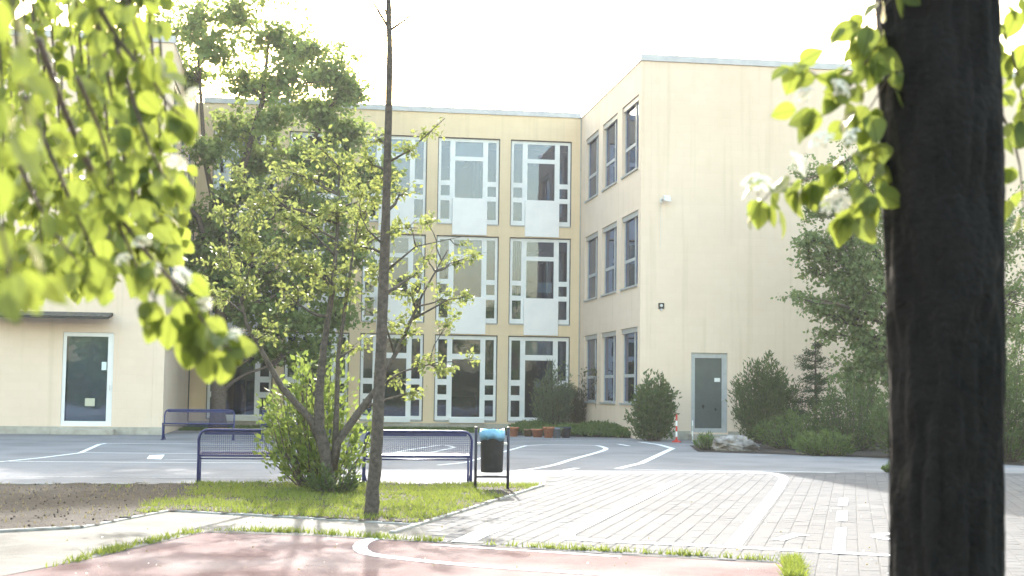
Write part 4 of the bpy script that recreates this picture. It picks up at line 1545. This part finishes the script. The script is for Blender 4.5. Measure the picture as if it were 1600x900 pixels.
make_bush('bright_shrub', 'dark basal shoots at the foot of the forked tree', (b.x + .08, YM - .25, .02), .75, .5, .42, 'leafdark', leaf=.06, stems=30, per=34, upright=.4, width=.5)

# ================================================================== TALL THIN TREE
YN = 15.72
q = lambda x, y, dy=0: atY(x, y, YN + dy)
b = q(580, 811)
b.z = 0
cl = []
for (x, y, dy, r_, d_) in [(640, 235, 0, .22, .7), (675, 205, .1, .16, .4), (575, 250, .2, .22, .8), (625, 300, .2, .25, .7), (570, 330, .3, .22, .7), (560, 385, .2, .22, .6), (640, 350, -.2, .2, .5), (590, 215, .3, .2, .7), (650, 430, .2, .2, .4), (715, 385, 0, .16, .25), (560, 300, -.2, .2, .6), (600, 280, .1, .2, .6)]:
    cl.append((q(x, y, dy), (r_, r_, r_ * .7), d_))
make_tree('slender_tree', 'tall slender bare-stemmed tree standing at the front edge of the lawn', 'tree',
          [(b, .082), (q(583, 760), .073), (q(589, 690), .067), (q(595, 560), .061), (q(600, 430), .058), (q(604, 300), .047), (q(607, 180), .041), (q(609, 80), .034), (q(607, 0), .029), (q(605, -120), .016)], cl, 'barkgrey', 'leafmid', leaf=.065, twigs=15, per=11,
          extra_limbs=[[(q(608, 45), .017), (q(594, 22), .014), (q(578, -5), .010), (q(560, -60), .005)], [(q(608, 48), .016), (q(635, 30), .011), (q(656, 2), .008), (q(670, -50), .005)], [(q(608, 35), .011), (q(600, 10), .008), (q(597, -25), .005)],
                       [(q(604, 255), .016), (q(640, 235), .009), (q(695, 185), .004)], [(q(601, 425), .016), (q(650, 385), .008), (q(720, 370), .003)], [(q(602, 385), .014), (q(575, 360), .008), (q(560, 330), .004)]], droop=.2, width=.55, spread=.03, trunkseg=16)

# ================================================================== NEAR FOLIAGE
def leaf_shape(k):
    """broad oval leaf, folded on its midrib, drooping tip; length 1"""
    n = 7
    V, F = [], []
    fold = .16 + .05 * k
    for i in range(n + 1):
        t = i / n
        wd = .40 * math.sin(math.pi * t ** .85) ** .8 * (1 - .12 * t)
        if i == 0 or i == n:
            wd = .0
        z = -.22 * t * t * (1 + .5 * k * .3) + .02 * math.sin(t * 9 + k)
        wob = .03 * math.sin(i * 2.1 + k * 1.7)
        V += [(-wd, t, z + fold * wd + wob * wd), (0, t, z), (wd, t, z + fold * wd - wob * wd)]
    for i in range(n):
        a = 3 * i
        F += [(a, a + 1, a + 4, a + 3), (a + 1, a + 2, a + 5, a + 4)]
    return V, F


leaf_me = []
for k in range(4):
    V, F = leaf_shape(k)
    me = bpy.data.meshes.new('leaf')
    me.from_pydata(V, [], F)
    me.polygons.foreach_set('use_smooth', [True] * len(me.polygons))
    me.materials.append(M['nearleaf'])
    leaf_me.append(me)
# flower head: dome of small five-petalled flowers
fv = MB()
for k in range(46):
    a = random.uniform(0, 2 * math.pi)
    r_ = .5 * math.sqrt(random.random())
    c = Vector((r_ * math.cos(a), r_ * math.sin(a), .32 * (1 - (r_ / .5) ** 2) + random.uniform(-.05, .05)))
    n = Vector((c.x * 1.4, c.y * 1.4, .8)).normalized()
    e1 = n.orthogonal().normalized()
    e2 = n.cross(e1)
    for j in range(5):
        t = j * 2 * math.pi / 5 + k
        d = e1 * math.cos(t) + e2 * math.sin(t)
        s_ = n.cross(d)
        fv.add([c, c + d * .06 + s_ * .045 + n * .02, c + d * .12 + n * .03, c + d * .06 - s_ * .045 + n * .02], [(0, 1, 2, 3)])
for k in range(12):
    a = k * math.pi / 6
    fv.tube([(0, 0, -.35), (.15 * math.cos(a), .15 * math.sin(a), -.1), (.36 * math.cos(a), .36 * math.sin(a), .1)], .012, 3, cap=False)
flower_me = fv.build('flower_head', M['flower'], None, (0, 0, 0)).data
bpy.data.objects.remove(bpy.data.objects['flower_head'])


def near_tree(root, branches, singles, flowers, limit=300, size=.085, seed=3, step=.035):
    rnd = random.Random(seed)
    allv = []
    cnt = [0]

    def put(pos, direction, s, nrm=None):
        d = Vector(direction).normalized()
        n = Vector(nrm) if nrm is not None else Vector((rnd.gauss(0, .6), rnd.gauss(-.35, .6), rnd.gauss(.6, .5)))
        x = d.cross(n)
        x = x.normalized() if x.length > 1e-4 else d.orthogonal().normalized()
        n = x.cross(d)
        m = Matrix(((x.x * s, d.x * s, n.x * s, pos.x), (x.y * s, d.y * s, n.y * s, pos.y), (x.z * s, d.z * s, n.z * s, pos.z), (0, 0, 0, 1)))
        me = leaf_me[rnd.randrange(4)]
        if cnt[0] < limit:
            o = bpy.data.objects.new('leaf', me)
            COL.objects.link(o)
            o.parent = root
            m.translation = pos - wpos(root)
            o.matrix_local = m
            cnt[0] += 1
        else:
            co = np.array([v.co[:] for v in me.vertices])
            M4 = np.array(m)
            allv.append(co @ M4[:3, :3].T + M4[:3, 3])
    for pos, d, s, nrm in singles:
        put(pos, d, s, nrm)
    for (pts, r0, dens) in branches:
        # smooth the polyline
        for _ in range(2):
            qn = [pts[0]]
            for a, b_ in zip(pts, pts[1:]):
                qn += [a.lerp(b_, .25), a.lerp(b_, .75)]
            pts = qn + [pts[-1]]
        rr = [r0 * (1 - .8 * i / (len(pts) - 1)) for i in range(len(pts))]
        MB().tube(pts, rr, 6).build('branch', M['bark'], root, smooth=True)
        L = sum((b_ - a).length for a, b_ in zip(pts, pts[1:]))
        n = int(L / step * dens)
        for k in range(n):
            t = (k + rnd.random()) / n
            if t < .08:
                continue
            p_, i, f = polyat(pts, t)
            ax = (pts[min(i + 1, len(pts) - 1)] - pts[i]).normalized()
            side = Vector((rnd.gauss(0, 1), rnd.gauss(0, 1), rnd.gauss(-.2, .7))).normalized()
            d = (ax * .5 + side + Vector((0, 0, -.55))).normalized()
            st_ = p_ + side * rnd.uniform(.01, .055)
            put(st_, d, size * rnd.uniform(.65, 1.2))
    for pos, s in flowers:
        o = bpy.data.objects.new('flower_head', flower_me)
        COL.objects.link(o)
        o.parent = root
        o.location = pos - wpos(root)
        o.scale = (s, s, s)
        o.rotation_euler = (rnd.uniform(.3, 1.1), rnd.uniform(-.4, .4), rnd.uniform(0, 6))
    if allv:
        F = leaf_shape(0)[1]
        V = np.concatenate(allv)
        k = len(allv[0])
        faces = [tuple(i + j * k for i in f) for j in range(len(allv)) for f in F]
        me = bpy.data.meshes.new('leaf_mass')
        me.from_pydata((V - np.array(wpos(root))).tolist(), [], faces)
        me.materials.append(M['nearleafs'])
        me.polygons.foreach_set('use_smooth', [True] * len(me.polygons))
        o = bpy.data.objects.new('leaf_mass', me)
        link(o, root, wpos(root))
        tag(o, kind='stuff')
    return cnt[0], len(allv)


# --- right: the dark trunk and its hanging sprays
DT = 4.0
tb = atD(1473, 900, DT)
tb.z = 0
rt = empty('flowering_tree', tb, 'thick dark near trunk with backlit lime leaves and white blossom', 'tree')
mb = MB()
seg, rows = 72, 150
for i in range(rows + 1):
    t = i / rows
    z = -.05 + 4.6 * t
    ctr = Vector((tb.x + .012 * math.sin(z * 1.3), tb.y + .01 * math.cos(z * 1.7), z))
    base_r = .158 + .012 * max(0, z - 1.0) + .05 * math.exp(-z * 5)
    for j in range(seg):
        a = 2 * math.pi * j / seg
        d = Vector((math.cos(a), math.sin(a), 0))
        n = mnoise.fractal(Vector((d.x * 5, d.y * 5, z * 2.2)), 1.0, 2.0, 4)
        f = abs(mnoise.noise(Vector((d.x * 11, d.y * 11, z * 2.5))))
        r_ = base_r * (1 + .035 * n) - .022 * (1 - min(1, f * 4)) + .004 * mnoise.noise(Vector((d.x * 30, d.y * 30, z * 16)))
        mb.v.append(tuple(ctr + d * r_))
for i in range(rows):
    for j in range(seg):
        a = i * seg + j
        b_ = i * seg + (j + 1) % seg
        mb.f.append((a, b_, b_ + seg, a + seg))
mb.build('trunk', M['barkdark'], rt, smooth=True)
D_ = lambda x, y, d=4.0: atD(x, y, d)
brs = [([D_(1450, -120, 4.22), D_(1400, 20, 4.18), D_(1360, 85, 4), D_(1345, 110), D_(1312, 150)], .008, .75),
       ([D_(1375, 60, 4), D_(1330, 122), D_(1290, 128), D_(1262, 108), D_(1236, 105)], .005, .85),
       ([D_(1345, 110), D_(1318, 150), D_(1290, 180), D_(1265, 185)], .004, .8),
       ([D_(1480, 120, 4.3), D_(1400, 200, 4.22), D_(1350, 235, 4), D_(1300, 265), D_(1250, 285), D_(1212, 292), D_(1186, 320)], .006, .95),
       ([D_(1390, 215, 4.22), D_(1362, 285, 4), D_(1330, 325), D_(1318, 345)], .004, .7),
       ([D_(1420, 180, 4.26), D_(1378, 228, 4.18), D_(1350, 262), D_(1355, 310)], .004, .9),
       ([D_(1460, -80, 4.22), D_(1400, -10, 4), D_(1360, 30), D_(1345, 55)], .004, 1.0),
       ([D_(1460, 40, 4.22), D_(1392, 110, 4), D_(1360, 170), D_(1340, 190)], .004, .9),
       ([D_(1500, -60, 4.2), D_(1580, 60, 4.2), D_(1605, 200, 4.2)], .007, 1.0), ([D_(1520, 100, 4.2), D_(1590, 220, 4.2), D_(1600, 330, 4.2)], .006, 1.0), ([D_(1520, -100, 4.2), D_(1600, -10, 4.2), D_(1640, 120, 4.2)], .006, 1.0)]
tocam = Vector((-FW[0], -FW[1], -FW[2]))
sing = [(D_(1188, 312), (-.05, 0, -1), .085, (-.2, -1, .2)), (D_(1315, 338), (.02, 0, -1), .09, (.15, -1, .2)), (D_(1246, 102), (-.35, 0, -1), .09, (0, -1, .3)), (D_(1272, 168), (-.2, .1, -1), .085, (0, -1, .2)),
        (D_(1352, 300), (.3, 0, -1), .085, (0, -1, .1)), (D_(1330, 305), (.5, 0, -.6), .07, (0, -1, .3)), (D_(1268, 285), (-.3, .1, -1), .07, (.3, -1, .1)), (D_(1345, 228), (.1, 0, 1), .06, (0, -1, .2)), (D_(1252, 300), (.6, 0, -.5), .075, (0, -1, .4))]
fl = [(D_(1185, 290, 3.9), .088), (D_(1245, 258, 3.9), .08), (D_(1285, 220, 3.9), .07), (D_(1306, 318, 3.85), .082), (D_(1312, 140, 3.9), .07), (D_(1256, 150, 3.9), .06), (D_(1330, 215, 3.9), .06)]
print('near right', near_tree(rt, brs, sing, fl, 300, .078, 5, .019))

# --- left: hanging boughs of a second tree standing outside the frame
lt_base = Vector((-2.9, 3.4, 0))
lt = empty('flowering_tree', lt_base, 'boughs of lime leaves and white blossom hanging before the glazed-door wing', 'tree')
mb = MB()
mb.tube([lt_base + Vector((0, 0, -.05)), lt_base + Vector((.03, .02, 1.2)), lt_base + Vector((.1, 0, 2.4)), lt_base + Vector((.3, 0, 3.4))], [.17, .14, .12, .08], 16, noise=.05)
mb.build('trunk', M['barkdark'], lt, smooth=True)
C_ = lambda x, y, d=3.2: atD(x, y, d)
bl = [([C_(90, -160), C_(140, -20), C_(180, 60), C_(235, 120), C_(262, 165), C_(290, 185)], .010, .8),
      ([C_(180, 60), C_(205, 150), C_(235, 235), C_(255, 275), C_(270, 285)], .007, .8),
      ([C_(140, -20), C_(165, 90), C_(180, 190), C_(200, 260), C_(210, 330)], .007, .8),
      ([C_(60, 60, 3), C_(110, 200, 3.1), C_(160, 300), C_(215, 380), C_(262, 430), C_(300, 480), C_(335, 525), C_(362, 550)], .009, .85),
      ([C_(160, 300), C_(195, 370), C_(215, 420), C_(240, 465), C_(255, 495)], .006, .8),
      ([C_(40, 150, 3), C_(100, 290, 3), C_(140, 380, 3.1), C_(165, 430)], .007, .8),
      ([C_(20, 240, 2.9), C_(80, 360, 3), C_(130, 420, 3)], .006, .8),
      ([C_(130, -120), C_(190, -20), C_(215, 50), C_(230, 90)], .006, .8),
      ([C_(290, 470), C_(318, 475), C_(340, 500)], .004, 1.0),
      ([C_(120, 120, 3), C_(160, 210, 3.1), C_(175, 280, 3.2), C_(150, 350)], .006, .9)]
# farther sprays of the same tree, smaller in view
for k in range(20):
    x_ = -30 + 14 * k
    dd = random.uniform(4.4, 5.6)
    bl.append(([C_(x_, -110, dd), C_(x_ + 14, 60, dd), C_(x_ + 24 + random.uniform(-12, 12), 180 + 3 * k, dd), C_(x_ + 30 + random.uniform(-14, 14), 300, dd), C_(x_ + 26 + 3 * (k % 3), 465 - 4 * k + random.uniform(-30, 20), dd)], .006, 1.5))
# boughs that almost touch the lens
bl = [([C_(-120, -200, 1.9), C_(-50, -20, 1.9), C_(-20, 120, 1.9), C_(-5, 260, 1.9)], .006, .9), ([C_(-160, 0, 1.8), C_(-80, 150, 1.8), C_(-20, 300, 1.8), C_(15, 400, 1.8), C_(10, 450, 1.8)], .006, .9),
       ([C_(-40, -160, 2.1), C_(20, -20, 2.1), C_(30, 110, 2.1), C_(40, 220, 2.1)], .005, .9), ([C_(-120, 200, 2.1), C_(-40, 330, 2.1), C_(20, 420, 2.1)], .005, .9)] + bl
S_ = []
for (x, y, dx, dz, s) in [(335, 520, .5, -.6, .095), (345, 545, .9, .1, .085), (300, 520, -.2, -1, .085), (322, 550, .1, -1, .075), (268, 490, -.15, -1, .085), (245, 500, -.4, -1, .06), (280, 470, .4, -.9, .095), (318, 500, .8, -.5, .07), (355, 555, -.2, -1, .07),
                       (270, 165, .5, -.85, .10), (272, 270, .3, -1, .075), (240, 470, -.1, -1, .08), (292, 500, .3, -1, .085), (310, 535, -.4, -.8, .07), (250, 290, .5, -.8, .06)]:
    S_.append((C_(x, y), (dx, 0, dz), s, (random.uniform(-.3, .3), -1, .35)))
fl = [(C_(285, 432), .05), (C_(318, 478), .048), (C_(367, 525), .045), (C_(218, 118), .05), (C_(275, 255), .045), (C_(195, 408), .05), (C_(238, 420), .05), (C_(222, 380), .045), (C_(345, 540), .04), (C_(300, 150), .045)]
print('near left', near_tree(lt, bl, S_, fl, 300, .064, 9, .021))

# ================================================================== trees across the yard, mirrored in the panes
for k, (x, y, h, r_) in enumerate([(-13, -17, 9.5, 3.2), (-5.5, -19, 11.5, 3.6), (2.5, -18, 10.2, 3.4), (10, -20, 12, 3.8), (18, -18, 10.5, 3.5), (26, -20, 11, 3.6)]):
    bb = Vector((x, y, 0))
    cl = []
    for m_ in range(16):
        d = rng.normal(0, 1, 3)
        d /= np.linalg.norm(d)
        cl.append((bb + Vector((d[0] * r_ * .75, d[1] * r_ * .75, h * .56 + d[2] * h * .34)), (1.4, 1.4, 1.2), 1.0))
    make_tree('yard_tree', 'leafy tree of the row opposite the school, mirrored in the window panes', 'tree', [(bb, .25), (bb + Vector((0, 0, h * .4)), .18), (bb + Vector((.2, 0, h * .8)), .06)], cl, 'bark', 'leafmid' if k % 2 else 'leafbig', leaf=.36, twigs=14, per=16, group='trees opposite the school', width=.8, spread=.25)

hd = empty('unseen_hedge', (6, -24, 0), 'unseen leafy screen added behind the opposite trees to fill the pane reflections', 'unseen_hedge')  # unseen, added so the panes mirror foliage instead of a pale horizon band
n = 24000
P = np.stack([rng.uniform(-34, 46, n), rng.uniform(-25, -23, n), rng.uniform(.1, 3.0, n)], 1)
tag(fast_mesh('foliage', leaf_quads(P, unit(rng.normal(0, 1, (n, 3)) + np.array([0, .8, .2])), .42, .8), None, M['leafdark'], hd, (6, -24, 0)), kind='stuff')
st = MB()
for k in range(80):
    st.tube([(-33.5 + k, -24, -.03), (-33.5 + k, -24.1, 1.6), (-33.3 + k, -24, 2.8)], [.03, .02, .008], 5)
tag(st.build('stems', M['bark'], hd), kind='stuff')

# ================================================================== thin volume added over the yard to stand in for lens flare
hz = MB().box(-119, 119, -119, 119, -1.1, 17.5).build('flare_veil', M['paper'])
hm = bpy.data.materials.new('flare_veil_volume')
hm.use_nodes = True
for n_ in list(hm.node_tree.nodes):
    hm.node_tree.nodes.remove(n_)
ho = hm.node_tree.nodes.new('ShaderNodeOutputMaterial')
hv = hm.node_tree.nodes.new('ShaderNodeVolumePrincipled')
hv.inputs['Color'].default_value = (.95, .96, 1, 1)
hv.inputs['Density'].default_value = .00048
hv.inputs['Anisotropy'].default_value = .35
hm.node_tree.links.new(hv.outputs[0], ho.inputs['Volume'])
hz.data.materials.clear()
hz.data.materials.append(hm)
hz['kind'] = 'stuff'

# fallen petals and leaf scraps
for nm, mt, n_, lb in (('fallen_petals', 'flower', 90, 'scattered white petals fallen on the path and red court'), ('leaf_litter', 'drygrass', 200, 'dry leaf scraps blown along the paving and lawn edges')):
    pts = []
    while len(pts) < n_:
        g0 = G(random.uniform(100, 1400), random.uniform(745, 905) if nm == 'leaf_litter' else random.uniform(800, 905))
        pts.append((g0.x, g0.y, .045))
    P = np.array(pts)
    tag(fast_mesh(nm, leaf_quads(P, unit(rng.normal(0, 1, (n_, 3)) * np.array([1, 1, .12])), .022, .7, 0, .08), None, M[mt]), lb, 'litter', None, 'stuff')
